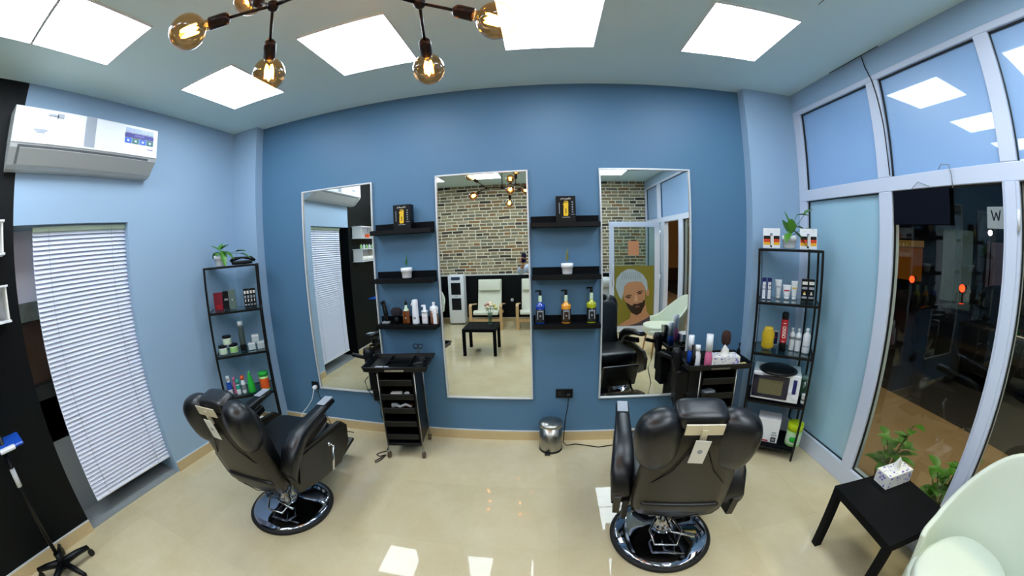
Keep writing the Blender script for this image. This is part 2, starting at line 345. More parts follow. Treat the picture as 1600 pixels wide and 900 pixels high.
# ceiling panels
lp0 = None
PX = (-1.408, -.228, .985, 2.2)
names = {(-.91, 0): 'small looking ceiling panel behind the lowest chandelier bulb, near the air conditioner', (-.91, 1): 'square ceiling panel between the two bulb clusters of the chandelier', (-.91, 2): 'square ceiling panel just behind the outermost chandelier bulb', (-.91, 3): 'square ceiling panel nearest the white column and window wall',
 (-2.18, 0): 'large bright ceiling panel above the air conditioner', (-2.18, 3): 'ceiling panel beyond the frame mirrored high in the window film', (-2.79, 0): 'ceiling panel almost touching the one above the air conditioner', (-2.79, 3): 'ceiling panel by the windows, paired with the one mirrored in the film',
 (-3.89, 0): 'rear ceiling panel near the black wall by the stone wall', (-3.89, 1): 'rear ceiling panel seen at the top of the middle mirror', (-3.89, 2): 'rear ceiling panel between the other two, before the stone wall', (-3.89, 3): 'rear ceiling panel seen at the top of the right mirror'}
for (y, i), lab in names.items():
    x = PX[i]
    if lp0 is None:
        lp0 = thing('ceiling_panel_light', lab, 'ceiling light', (x, y, H), 0, 'square LED ceiling panels')
        f = MB()
        for a, b, c, e in ((0, .299, .6, .008), (0, -.299, .6, .008), (.299, 0, .008, .6), (-.299, 0, .008, .6)): f.box((a, b, -.005), (c, e, .01))
        f.build('panel_frame', M['white'], lp0); B((0, 0, -.004), (.59, .59, .006)).build('diffuser', M['panel'], lp0)
    else: dup(lp0, (x, y, H), 0, lab)

# ------------------------------------------------------------------ street outside
al = bpy.data.lights.new('pavement_fill_light', 'AREA'); al.shape = 'RECTANGLE'; al.size = .5; al.size_y = 6; al.energy = 80; al.color = (1, .82, .6)  # unseen area light, added to brighten the pavement and plants outside
ao = bpy.data.objects.new('pavement_fill_light', al); sc.collection.objects.link(ao); ao.location = (4.6, -3, 3.3)
nb = thing('corner_shop', 'warm lit brown building at the far end of the pavement', 'building', (6, -14, -.1))
B((0, 0, 3), (8, 1, 6)).build('facade', mat('brown_facade', (96, 66, 36), .7), nb); B((-1.1, .52, 1.9), (.22, .06, 2.0)).build('lit_doorway', emis('orange_doorway', (255, 170, 60), .9), nb)
B((1.4, .52, 1.8), (1.8, .06, 2.4)).build('lit_window', emis('brown_window', (130, 84, 40), .12), nb)
st = MB().box((4.35, -2.5, -.06), (1.95, 26, .12)); struct('pavement', st, mat('outside_tan_paving', (150, 124, 92), .5, var=.1, bscale=3))
st = MB().box((13, -2.5, -.16), (16, 60, .12)); struct('road', st, mat('asphalt', (44, 40, 40), .8, var=.15, bscale=6))
fc = mat('dark_facade', (40, 40, 40), .7); 
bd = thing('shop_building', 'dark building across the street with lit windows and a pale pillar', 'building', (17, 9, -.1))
b_ = MB().box((2.1, 0, 4), (4, 34, 8)); b_.build('facade', fc, bd)
B((0, -.8, 1.2), (.16, 1.6, 1.4)).build('lit_window', emis('amber_shop_light', (150, 84, 24), .16), bd)
B((0, -.8, 2.06), (.2, 1.7, .26)).build('fascia', emis('dim_fascia', (150, 110, 60), .22), bd)
B((-.2, -3.6, 1.3), (.5, 1.25, 2.7), ch=.02).build('pillar', emis('pillar_glow', (96, 110, 110), .2), bd)  # pillar is no lamp; its emission stands in for light falling on it
sg = B((0, -5.34, 3.15), (.12, .8, .75)).build('lit_sign', emis('sign_light', (170, 176, 190), .5), bd)
mk = MB()
for a, b in (((-.2, 0), (-.05, -.45)), ((-.05, -.45), (.08, -.1)), ((.08, -.1), (.22, -.45)), ((.22, -.45), (.32, 0))):
    mk.cyl((-.07, -5.3-a[0]*.8, 3.4+a[1]*.8), (-.07, -5.3-b[0]*.8, 3.4+b[1]*.8), .03, n=6)
mk.build('letter_mark', M['gasket'], bd)
B((0, -5.45, 1.15), (.14, 1.0, 2.3)).build('lit_doorway', emis('doorway_light', (110, 92, 104), .14), bd)
def lampo(name, loc, col, s, r, lab, cat='lamp'):
    t = thing(name, lab, cat, loc); MB().pad((0, 0, 0), (r*.5, r, r), 1, n=14, m=8).build('lens', emis(name+'_glow', col, s), t)
    MB().box((r*.6, 0, -.02), (r, r*2.2, r*2.2), ch=.01).build('housing', M['black'], t); MB().cyl((r*.7, 0, -.02-loc[2]-.06), (r*.7, 0, -.02), .03).build('post', M['black'], t); return t
lampo('spot_lamp', (16.6, 3.78, 2.5), (255, 220, 250), 5, .1, 'white spotlight shining below the lit sign across the street')
lampo('signal_lamp', (12.0, 4.54, .86), (255, 50, 16), 4, .1, 'red lamp far off in front of the orange lit shop', 'lamp')
lampo('signal_lamp', (12.0, 2.68, .84), (255, 50, 16), 4, .1, 'red lamp far off at the foot of the pale pillar', 'lamp')
car = thing('parked_car', 'dark car parked beyond the pavement, seen low through the clear pane', 'car', (7.8, -1.0, -.1), .1)
MB().pad((0, 0, .62), (.9, 2.2, .42), .35, .4).build('car_body', mat('car_paint', (14, 16, 22), .25, coat=1), car); MB().pad((0, -.1, 1.1), (.75, 1.2, .4), .5, .5).build('cabin', M['black'], car)
for sx in (-.8, .8):
    for sy in (-1.35, 1.35): MB().cyl((sx-.1, sy, .32), (sx+.1, sy, .32), .32, n=20).build('wheel', M['rubber'], car)

def leaf(mb, base_, tip, wid, mi=0, droop=.2, n=6):
    a = Vector(base_); b = Vector(tip); d = b-a; L = d.length; s = d.cross(Vector((0, 0, 1))); s = s.normalized() if s.length > 1e-4 else Vector((1, 0, 0))
    up = s.cross(d).normalized(); vs = []; fs = []
    for i in range(n+1):
        t = i/n; wv = wid*.5*math.sin(PI*min(1, t*.93+.04))**.8*(1.15-.5*t); c = a + d*t + Vector((0, 0, -1))*droop*L*t*t
        vs += [c - s*wv + up*wv*.35, c, c + s*wv + up*wv*.35]
        if i: k = 3*i; fs += [(k-3, k-2, k+1, k), (k-2, k-1, k+2, k+1)]
    mb.add(vs, fs, mi, True)
def out_plant(loc, lab, sc_=1.):
    t = thing('potted_plant', lab, 'plant', loc, 0, 'plants outside the window')
    MB().lathe([(0, 0), (.1*sc_, 0), (.13*sc_, .2*sc_), (.12*sc_, .2*sc_), (.11*sc_, .17*sc_), (0, .17*sc_)], n=20).build('pot', mat('terracotta', (120, 78, 54), .8), t)
    s = MB(); l = MB()
    for k in range(7):
        a = k*2.4; x, y = math.cos(a)*.12*sc_, math.sin(a)*.12*sc_; hh = (.42+.13*(k % 3))*sc_
        s.tube([(0, 0, .17*sc_), (x*.4, y*.4, hh*.7), (x, y, hh)], .005, 6)
        for q in range(4):
            b = a+q*1.7; hz = hh*(.55+.15*q); leaf(l, (x*hz/hh, y*hz/hh, hz), (x+math.cos(b)*.17*sc_, y+math.sin(b)*.17*sc_, hz+.05), .11*sc_)
    s.build('stem', M['stem'], t); l.build('foliage', M['leaf'], t); return t
out_plant((3.5, -1.28, 0), 'leafy plant outside the clear pane, left of the tissue box', .8)
out_plant((3.48, -1.82, 0), 'leafy plant outside the clear pane, right of the tissue box', .85)

# ------------------------------------------------------------------ hanging board, wires
t = thing('hanging_board', 'dark navy board hung by a string across the top of the clear pane', 'sign', (XR+.012, -1.365, 0))
B((0, 0, 2.035), (.008, .45, .21), ch=.002).build('board', mat('dark_navy_board', (5, 10, 24), .7, spec=.1), t)
MB().tube([(-.022, .05, 2.15), (-.022, 0, 2.185), (-.022, -.09, 2.152)], .0022, 6).build('string', M['grey'], t)
c = MB().tube([(XR-.004, -1.53, 2.245), (XR-.014, -1.56, 2.27), (XR-.014, -1.615, 2.262), (XR-.014, -1.63, 2.2), (XR-.012, -1.632, 2.13)], .003, 6).build('cord', M['grey']); tag(c, 'short grey cord looped over the white window transom', 'cord')
c = MB().tube([(XR-.006, -1.04, H-.004), (XR-.012, -1.055, 3.03), (XR-.006, -1.085, 2.93), (XR-.006, -1.105, 2.8), (XR-.006, -1.122, 2.6), (XR-.006, -1.125, 2.4), (XR-.006, -1.13, 2.25)], .004, 6).build('cable', M['black']); tag(c, 'thin black cable running down the first window mullion from the ceiling', 'cable')

# ------------------------------------------------------------------ mirrors (hung on the accent wall)
def mirror(x, lab):
    t = thing('wall_mirror', lab, 'mirror', (x+.39, 0, .4256), 0, 'tall framed wall mirrors')
    f = MB(); W_, H_ = .78, 1.96
    for c_, d_ in (((-W_/2+.007, H_/2), (.014, H_)), ((W_/2-.007, H_/2), (.014, H_)), ((0, .007), (W_-.028, .014)), ((0, H_-.007), (W_-.028, .014))): f.box((c_[0], -.013, c_[1]), (d_[0], .022, d_[1]), ch=.002)
    f.build('mirror_frame', M['alu'], t); B((0, -.008, H_/2), (W_-.02, .006, H_-.02)).build('mirror_glass', M['mirror'], t); B((0, -.003, H_/2), (W_-.1, .004, H_-.1)).build('backing', M['grey'], t); return t
mirror(-1.3707, 'left tall mirror reflecting the blind and black wall'); mirror(0, 'middle tall mirror reflecting the stone wall and armchairs'); mirror(1.3577, 'right tall mirror reflecting the poster and open door')

# ------------------------------------------------------------------ ledges
def ledge(x, z, lab):
    t = thing('picture_ledge', lab, 'shelf', (x, 0, z), 0, 'black wall ledges between the mirrors')
    B((0, -.008, .008), (.55, .014, .096), ch=.002).build('back_board', M['black_matte'], t)
    B((0, -.068, -.020), (.55, .106, .040), ch=.002).build('shelf_board', M['black_matte'], t)
    B((0, -.1225, -.020), (.55, .003, .034)).build('front_edge', M['black'], t); return t
LZ = (1.945, 1.53, 1.13)
for x, side in ((-.295, 'left'), (1.069, 'right')):
    for z, w_ in zip(LZ, ('top black ledge between the %s mirrors, holding a clipper box', 'middle black ledge between the %s mirrors, holding a white pot', 'bottom black ledge between the %s mirrors, holding bottles')):
        ledge(x, z, w_ % ('left and middle' if side == 'left' else 'middle and right'))

# ------------------------------------------------------------------ chandelier
ch = thing('chandelier', 'bronze branching chandelier with glowing round filament bulbs', 'chandelier', (.33, -2.08, H))
zc = 2.585-H
MB().lathe([(0, 0), (.055, 0), (.055, -.02), (.02, -.03), (0, -.03)]).build('canopy', M['socket'], ch)
MB().cyl((0, 0, -.02), (0, 0, zc), .006, n=10).build('stem', M['socket'], ch)
MB().pad((0, 0, zc), (.03, .03, .03), 1, n=18, m=10).build('hub', M['socket'], ch)
def bulb(parent, hub, c):
    hub = Vector(hub); c = Vector(c); dr = (c-hub).normalized(); L = (c-hub).length
    a = MB().cyl(hub, hub+dr*(L-.135), .0055, n=10).build('arm', M['socket'], parent)
    s = MB().lathe([(0, 0), (.012, 0), (.021, .01), (.0225, .02), (.0225, .068), (.02, .07), (0, .07)], hub+dr*(L-.142), 20, axis=dr).build('lamp_socket', M['socket'], parent)
    R_ = .0625; pr = [(.017, -.075), (.0185, -.06)]
    for k in range(17):
        q = math.radians(162-k*162/16); pr.append((max(.0001, R_*math.sin(q)), R_*math.cos(q)*1.0))
    pr = [(r_, z) for r_, z in pr]
    g = MB().lathe(pr, c, 28, axis=dr).build('bulb', M['bulb'], parent)
    fl = MB(); q_ = dr.to_track_quat('Z', 'Y').to_matrix()
    pts = []
    for k in range(33):
        t_ = k/32; an = k*PI/4; rr = .014
        pts.append(c + q_ @ Vector((rr*math.cos(t_*2*PI), rr*math.sin(t_*2*PI), -.006+.026*math.cos(t_*8*PI))))
    fl.tube(pts, .0042, 6); fl.build('filament', M['filament'], g)
    fs_ = MB().lathe([(.0001, -.062), (.008, -.06), (.005, -.035), (.0001, -.03)], c, 10, axis=dr).build('filament_support', M['clear'], g)
off = Vector((.33, -2.08, H))
hubs = {'A': ((.1, -2.075, 2.59), [(-.115, -2.0, 2.755), (-.125, -2.226, 2.508), (-.05, -1.892, 2.458)]),
        'B': ((.535, -1.885, 2.587), [(.485, -1.62, 2.478), (.775, -1.85, 2.5), (.54, -1.98, 2.80)]),
        'C': ((.42, -2.37, 2.62), [(.385, -2.50, 2.405), (.66, -2.3, 2.56), (.44, -2.16, 2.72)])}
for k, (hb_, bs) in hubs.items():
    hv = Vector(hb_)-off
    MB().cyl((0, 0, zc), hv, .007, n=10).build('branch', M['socket'], ch); MB().pad(hv, (.021, .021, .021), 1, n=16, m=8).build('hub', M['socket'], ch)
    for b_ in bs: bulb(ch, hv, Vector(b_)-off)

# ------------------------------------------------------------------ air conditioner
ac = thing('air_conditioner', 'white split air conditioner mounted high above the venetian blind', 'air conditioner', (XL, -1.79, 0))
y0, y1 = -.63, .63
prof = [(0, 2.90), (.17, 2.905), (.2, 2.885), (.205, 2.66), (.19, 2.63), (.10, 2.54), (.06, 2.52), (0, 2.515)]
X = Matrix(((1, 0, 0, 0), (0, 0, 1, 0), (0, 1, 0, 0), (0, 0, 0, 1)))
MB().prism(prof, 1.26, X).build('housing', M['ac_under'], ac)
fp = MB().prism([(.165, 2.9075), (.204, 2.889), (.2095, 2.66), (.2, 2.655), (.195, 2.88)], 1.25, X); fp.build('front_panel', M['white'], ac)
MB().prism([(.193, 2.632), (.105, 2.545), (.108, 2.541), (.198, 2.628)], 1.1, X).build('air_flap', M['ac_under'], ac)
B((.1585, -.012, 2.5955), (.14, 1.12, .002), r=rot(0, math.radians(-45), 0)).build('slot', M['grey'], ac)
lb = MB(); fx = .2085
def lab_(ya, yb, za, zb, mi, dx=0): lb.box((fx+(.2 -.2)+dx - (0 if za < 0 else 0), (ya+yb)/2, (za+zb)/2), (.004, abs(yb-ya), abs(zb-za)), mi=mi)
for k in range(4): lab_(.32+k*.068, .32+k*.068+.058, 2.835, 2.868, 4)
lab_(.315, .585, 2.795, 2.828, 0); lab_(.40, .49, 2.804, 2.819, 5, .001)
for k in range(4): lab_(.315+k*.069, .315+k*.069+.062, 2.75, 2.79, (1, 2, 1, 2)[k])
for k in range(4): lab_(.335+k*.069, .335+k*.069+.02, 2.762, 2.776, 3, .001)
MS = [0]
def flush(nm):
    global lb
    lb.build(nm, MS, ac); lb = MB()
MS = [mat('deep_blue_label', (22, 24, 140), .4), mat('blue_label', (20, 96, 210), .4), mat('green_label', (20, 110, 110), .4), M['white'], mat('pale_blue_label', (176, 196, 236), .4), mat('violet_grey_print', (110, 104, 170), .5), M['silver_label']]
flush('feature_sticker'); lab_(.53, .585, 2.715, 2.721, 5); flush('model_mark'); lab_(-.04, .05, 2.672, 2.888, 6); flush('tape_strip')
lab_(-.46, -.35, 2.74, 2.755, 6); lab_(-.44, -.37, 2.727, 2.741, 6); flush('brand_mark'); lab_(-.36, -.275, 2.85, 2.864, 6); lab_(-.29, -.275, 2.838, 2.855, 6); lab_(-.285, -.23, 2.845, 2.873, 6); flush('rating_sticker')

# ------------------------------------------------------------------ barber chairs
def barber_chair(loc, rz, lab, bz=.40):
    t = thing('barber_chair', lab, 'barber chair', loc, rz, 'black barber chairs')
    MB().lathe([(0, .012), (.285, .012), (.30, .02), (.30, .03), (.285, .042), (.22, .052), (.12, .066), (.07, .085), (0, .085)], n=56).build('base_plate', M['chrome_dark'], t)
    MB().lathe([(.296, 0), (.318, .004), (.322, .018), (.312, .03), (.298, .032)], n=56).build('rubber_rim', M['rubber'], t)
    cl = MB().lathe([(0, .08), (.075, .08), (.06, .11), (.048, .13), (.048, .26), (.04, .262), (.04, .36), (0, .36)], n=28); cl.build('pump_column', M['chrome'], t)
    pd = MB().tube([(-.05, -.03, .17), (-.09, -.10, .14), (-.06, -.18, .10), (.07, -.18, .10), (.10, -.10, .14), (.05, -.03, .17)], .008, 8); pd.tube([(.0, -.05, .2), (.03, -.14, .17), (.17, -.16, .15)], .008, 8)
    pd.build('pump_pedal', M['chrome'], t)
    MB().box((0, .02, .335), (.3, .34, .05), ch=.01).box((0, .05, .38), (.46, .46, .05), ch=.01).build('seat_frame', M['black'], t)
    MB().pad((0, .11, .475), (.262, .30, .085), .28, .3, rot(math.radians(3), 0, 0)).build('seat_cushion', M['leather'], t)
    # footrest: hinged front board with plate
    ft = MB().box((0, .47, .33), (.42, .035, .28), r=rot(math.radians(-18), 0, 0), ch=.012); ft.build('calf_board', M['leather'], t)
    for s in (-.13, .13): MB().tube([(s, .42, .3), (s, .52, .19), (s, .60, .17)], .012, 8).build('footrest_arm', M['black'], t)
    fp_ = MB().box((0, .64, .185), (.40, .20, .028), r=rot(math.radians(12), 0, 0), ch=.012, seg=2); fp_.build('footrest', M['shell'], t)
    for s in (-.1, .1): MB().cyl((s, .6, .175), (s, .6, .13), .012).build('footrest_foot', M['chrome'], t)
    # arms
    for s in (-1, 1):
        out = [(-.20, .36), (.02, .30), (.30, .27), (.45, .36), (.47, .50), (.40, .565), (-.14, .60), (-.24, .50)]
        X = Matrix(((0, 0, s, s*.315), (1, 0, 0, 0), (0, 1, 0, 0), (0, 0, 0, 1)))
        sp = MB().prism(out, .035, X); up = [(-.19, .42), (.03, .335), (.27, .335), (.40, .45), (.38, .545), (-.13, .58)]
        spo = sp.build('side_panel', M['shell'], t)
        X2 = Matrix(((0, 0, s, s*.337), (1, 0, 0, 0), (0, 1, 0, 0), (0, 0, 0, 1)))
        MB().prism(up, .014, X2).build('leather_inset', M['leather'], spo)
        ar = MB(); N = 13; vs = []; fs = []
        # arm pad sweeping from the backrest hinge up and forward
        path = [(-.23, .50, .06, .10), (-.16, .60, .075, .115), (-.06, .675, .07, .095), (.08, .715, .06, .07), (.24, .74, .052, .05), (.36, .752, .05, .04)]
        for k, (y, z, hw, hh) in enumerate(path):
            for i in range(16):
                q = 2*PI*i/16; cx, sx_ = math.cos(q), math.sin(q)
                vs.append((s*.302 + math.copysign(abs(cx)**.6, cx)*hw*.84, y - math.copysign(abs(sx_)**.6, sx_)*hh*.18, z + math.copysign(abs(sx_)**.6, sx_)*hh*.5))
            if k:
                for i in range(16): fs.append(((k-1)*16+i, (k-1)*16+(i+1) % 16, k*16+(i+1) % 16, k*16+i))
        fs.append(tuple(range(16))); fs.append(tuple(reversed(range(80, 96))))
        ar.add(vs, fs, 0, True); aro = ar.build('armrest', M['leather'], t)
        MB().box((s*.302, .30, .7745), (.066, .12, .006), r=rot(math.radians(5), 0, 0), ch=.002).build('arm_cap', M['silver_label'], aro, 'silver grey cap plate')
        MB().box((s*.298, .08, .62), (.04, .40, .06), r=rot(math.radians(12), 0, 0), ch=.01).build('arm_post', M['black'], t)
    lv = MB().tube([(.35, .18, .50), (.372, .20, .48), (.384, .12, .33)], .0095, 8).pad((.35, .18, .50), (.016, .016, .016), 1, n=10, m=6).build('recline_lever', M['chrome'], t)
    # backrest in its own tilted plane (u across, w up, v thickness)
    A = math.radians(17); Xb = Matrix.Translation((0, -.175, bz)) @ rot(A, 0, 0) @ Matrix.Diagonal((.87, 1, 1, 1))
    def P(m, y, out, th): # outline in (u,w)
        Xo = Xb @ Matrix(((1, 0, 0, 0), (0, 0, 1, y), (0, 1, 0, 0), (0, 0, 0, 1))); m.prism(out, th, Xo); return m
    half = [(0, -.035), (.16, -.03), (.245, -.005), (.28, .05), (.285, .15), (.275, .28), (.26, .46), (.24, .58), (.15, .645), (0, .65)]
    out = half + [(-u, w_) for u, w_ in reversed(half[1:-1])]
    sh = MB(); n = len(out)
    ctr = (0, .27); vs = []
    for sc2, y in ((1, 0), (.99, -.035), (.93, -.06), (.7, -.072), (.35, -.078)): vs += [((u-ctr[0])*sc2+ctr[0], y, (w_-ctr[1])*sc2+ctr[1]) for u, w_ in out]
    fs = []
    for k in range(4):
        for i in range(n): fs.append((k*n+i, k*n+(i+1) % n, (k+1)*n+(i+1) % n, (k+1)*n+i))
    fs.append(tuple(range(4*n, 5*n))); sh.add(vs, fs, 0, True, Xb); sh.build('back_shell', M['shell'], t)
    cu = MB().pad((0, .03, .31), (.255, .075, .35), .45, .35, None, fn=lambda q: Vector((q.x*(.86+.3*(q.z+.28)/.56), q.y, q.z))); cu.T = Matrix.Identity(4)
    cu.v = [tuple(Xb @ Vector(v)) for v in cu.v]; cu.build('back_cushion', M['leather'], t)
    for s in (-1, 1):
        wg = MB().pad((s*.195, -.010, .56), (.130, .090, .165), .75, .85, rot(0, s*math.radians(8), s*math.radians(-14))); wg.v = [tuple(Xb @ Vector(v)) for v in wg.v]
        wg.build('back_wing', M['leather'], t)
    hr = MB().pad((0, .025, .688), (.135, .070, .047), .55, .45); hr.v = [tuple(Xb @ Vector(v)) for v in hr.v]; hr.build('headrest', M['leather'], t)
    bk = MB().box((0, -.072, .69), (.19, .006, .06), ch=.001); bk.box((0, -.075, .65), (.03, .012, .09)); bk.v = [tuple(Xb @ Vector(v)) for v in bk.v]; bko = bk.build('headrest_bracket', mat('pale_gold_metal', (222, 212, 184), .3, metal=.2), t, 'pale metal headrest bracket')
    tg = MB().box((-.005, -.094, .575), (.078, .003, .145), r=rot(0, math.radians(4), 0)); tg.cyl((-.005, -.0952, .58), (-.005, -.0965, .58), .013, n=14, mi=1); tg.v = [tuple(Xb @ Vector(v)) for v in tg.v]; tg.build('care_tag', [M['paper'], M['silver_label']], t, 'cream paper tag')
    bb = MB().pad((0, -.062, .115), (.235, .03, .035), .4, .5); bb.v = [tuple(Xb @ Vector(v)) for v in bb.v]; bb.build('back_band', M['leather'], t)
    for s in (-1, 1):
        st_ = MB(); st_.tube([(s*.05, -.078, .56), (s*.11, -.084, .43), (s*.19, -.074, .33), (s*.24, -.05, .27)], .0035, 6); st_.v = [tuple(Xb @ Vector(v)) for v in st_.v]; st_.build('piping', M['black'], t)
    st_ = MB(); st_.tube([(-.14, -.07, .03), (0, -.083, .01), (.14, -.07, .03)], .003, 6); st_.v = [tuple(Xb @ Vector(v)) for v in st_.v]; st_.build('piping', M['black'], t)
    for s in (-1, 1):
        hn = MB(); hn.box((s*.268, -.19, .40), (.03, .05, .2), r=rot(A, 0, 0), ch=.006).cyl((s*.28, -.185, .46), (s*.30, -.185, .46), .014, mi=1); hn.build('back_hinge', [M['black'], M['chrome']], t); return t
barber_chair((-.92, -1.24, 0), math.radians(1), 'black barber chair facing the mirror nearest the venetian blind', .35)
barber_chair((1.62, -1.215, 0), math.radians(-10), 'black barber chair facing the mirror nearest the windows', .405)

# ------------------------------------------------------------------ side tables
def lack(loc, rz, lab):
    t = thing('side_table', lab, 'table', loc, rz, 'square black side tables')
    B((0, 0, .425), (.55, .55, .05), ch=.002).build('tabletop', M['black_matte'], t)
    for a in (-.25, .25):
        for b in (-.25, .25): B((a, b, .2), (.05, .05, .40), ch=.002).build('leg', M['black_matte'], t)
    return t
lack((2.833, -1.825, 0), math.radians(-4), 'square black side table by the window carrying a tissue box')
lack((-.165, -2.72, 0), 0, 'square black side table mirrored in the middle mirror, under a flower vase')
def tissue(loc, rz, lab, grp='patterned tissue boxes'):
    t = thing('tissue_box', lab, 'tissue box', loc, rz, grp)
    m = MB().box((0, 0, .042), (.235, .12, .084), ch=.002)
    rnd = random.Random(3)
    for i in range(46):
        x, y = rnd.uniform(-.105, .105), rnd.uniform(-.05, .05)
        if abs(x) < .05 and abs(y) < .02: continue
        m.box((x, y, .0845), (rnd.choice((.014, .004)), rnd.choice((.004, .012)), .001), mi=1)
    for i in range(34):
        x, z = rnd.uniform(-.105, .105), rnd.uniform(.01, .075)
        for yy in (-.0605, .0605): m.box((x, yy, z), (rnd.choice((.014, .004)), .001, rnd.choice((.003, .012))), mi=1)
    for i in range(16):
        y, z = rnd.uniform(-.05, .05), rnd.uniform(.01, .075)
        for xx in (-.118, .118): m.box((xx, y, z), (.001, rnd.choice((.014, .004)), rnd.choice((.003, .012))), mi=1)
    m.build('carton', [M['paper'], M['lav']], t)
    s = MB(); vs = []; fs = []; N = 16
    for k, (r_, z) in enumerate(((.045, .084), (.03, .10), (.028, .125), (.012, .15), (.002, .165))):
        for i in range(N): q = 2*PI*i/N; rr = r_*(1+.35*math.sin(3*q+k)); vs.append((rr*math.cos(q), rr*.45*math.sin(q), z))
        if k:
            for i in range(N): fs.append(((k-1)*N+i, (k-1)*N+(i+1) % N, k*N+(i+1) % N, k*N+i))
    s.add(vs, fs, 0, True).build('tissue', M['paper'], t); return t
tissue((2.985, -1.655, .45), math.radians(-3), 'white and violet patterned tissue box on the black side table by the window', 'tissue boxes')

# ------------------------------------------------------------------ white upholstered shell chairs
def shell_chair(loc, rz, lab):
    t = thing('tub_chair', lab, 'chair', loc, rz, 'white tub chairs')        # faces local +y
    N = 40; rows = 9; vi = []; vo = []; f = []
    def ring(a, h):   # a from -1 (left arm front) .. 1 ; h 0..1
        ang = a*math.radians(118); top = .555 + .385*max(0, math.cos(ang*.85))**1.9
        z = .36 + (top-.36)*h; flare = .03*h + .07*h*max(0, math.cos(ang))
        rx = .285+flare; ry = .27+flare
        return Vector((math.sin(ang)*rx, -math.cos(ang)*ry - .0, z))
    for th, arr in ((0, vi), (.035, vo)):
        for i in range(N+1):
            a = -1+2*i/N
            for j in range(rows+1):
                p_ = ring(a, j/rows); d_ = Vector((p_.x, p_.y, 0)).normalized(); hh = j/rows
                arr.append(p_ + d_*th + Vector((0, 0, 0)))
    vs = vi+vo; K = len(vi); R_ = rows+1
    for i in range(N):
        for j in range(rows):
            q = (i*R_+j, (i+1)*R_+j, (i+1)*R_+j+1, i*R_+j+1); f.append(q); f.append(tuple(K+x for x in reversed(q)))
        f.append((i*R_+rows, (i+1)*R_+rows, K+(i+1)*R_+rows, K+i*R_+rows)); f.append((i*R_, K+i*R_, K+(i+1)*R_, (i+1)*R_))
    for i in (0, N):
        for j in range(rows): f.append((i*R_+j, i*R_+j+1, K+i*R_+j+1, K+i*R_+j))
    sh = MB().add(vs, f, 0, True); so = sh.build('backrest', M['white_leather'], t)
    bv = so.modifiers.new('round', 'BEVEL'); bv.width = .012; bv.segments = 3; bv.limit_method = 'ANGLE'; bv.angle_limit = math.radians(50)
    MB().pad((0, .02, .39), (.295, .30, .05), .3, .75).build('seat_base', M['white_leather'], t)
    MB().pad((0, .04, .445), (.262, .295, .045), .45, .8).build('seat_cushion', M['white_leather'], t)
    for x in (-.2, .2):
        for y in (-.18, .22): MB().cyl((x, y, .36), (x*1.22, y*1.2, 0), .02, .012, n=12).build('leg', M['oak'], t)
    return t
shell_chair((2.79, -2.47, 0), math.radians(90), 'white tub chair beside the black side table at the window')
shell_chair((-1.62, -4.35, 0), math.radians(-20), 'white tub chair mirrored at the left edge of the middle mirror')

# ------------------------------------------------------------------ shelf units in the corners
SL = (1.325, .915, .505, .10)
def etagere(loc, rz, lab):
    t = thing('shelf_unit', lab, 'shelf', loc, rz, 'black steel shelf units with glass shelves')
    s = .018
    for x in (-.255+s/2, .255-s/2):
        for y in (-.18+s/2, .18-s/2): B((x, y, .8675), (s, s, 1.735)).build('upright', M['black'], t)
    for z in (1.726,)+tuple(q-.012 for q in SL):
        f = MB()
        for y in (-.18+s/2, .18-s/2): f.box((0, y, z), (.51-2*s, s, .018))
        for x in (-.255+s/2, .255-s/2): f.box((x, 0, z), (s, .36-2*s, .018))
        f.build('shelf_rail', M['black'], t)
    for z in (1.737,)+SL[:2]: B((0, 0, z-.003), (.47, .322, .006)).build('glass_shelf', M['shelf_glass'], t)
    for z in SL[2:]: B((0, 0, z-.003), (.47, .322, .012)).build('board_shelf', M['black_matte'] if z < .2 or loc[0] > 0 else M['shelf_glass'], t)
    return t
AL, AR = .762, -.643
etagere((-1.995, -.395, 0), AL, 'black steel shelf unit across the left corner by the white wall')
etagere((2.88, -.375, 0), AR, 'black steel shelf unit across the right corner by the window')

# ------------------------------------------------------------------ small things
def bottle(name, lab, cat, loc, r, h, body, cap, neck=.3, caph=.12, label=None, grp=None, rz=0, shoulder=.72, taper=1., band=None):
    t = thing(name, lab, cat, loc, rz, grp); hb = h*(1-caph); sh_ = hb*shoulder
    MB().lathe([(0, 0), (r*.94, 0), (r, .004), (r*taper, sh_), (r*taper*.86, sh_+(hb-sh_)*.35), (r*neck, sh_+(hb-sh_)*.7), (r*neck, hb), (0, hb)], n=22).build('bottle_body', body, t)
    MB().lathe([(0, hb-.001), (r*max(neck, .34)*1.15, hb-.001), (r*max(neck, .34)*1.15, h), (0, h)], n=18).build('cap', cap, t)
    if label is not None:
        lo, hi = band or (.16, .6)
        MB().lathe([(r*1.012, h*lo), (r*(1.012+(taper-1)*.8), h*hi)], n=22).build('label', label, t)
    return t
def jar(name, lab, loc, r, h, body, lid, lidf=.28, label=None, grp=None, cat='jar'):
    t = thing(name, lab, cat, loc, 0, grp)
    MB().lathe([(0, 0), (r*.95, 0), (r, .004), (r, h*(1-lidf)), (0, h*(1-lidf))], n=24).build('jar_body', body, t)
    MB().lathe([(0, h*(1-lidf)), (r*1.04, h*(1-lidf)), (r*1.04, h-.003), (r*.98, h), (0, h)], n=24).build('lid', lid, t)
    if label is not None: MB().lathe([(r*1.01, h*.12), (r*1.01, h*(1-lidf)*.85)], n=24).build('label', label, t)
    return t
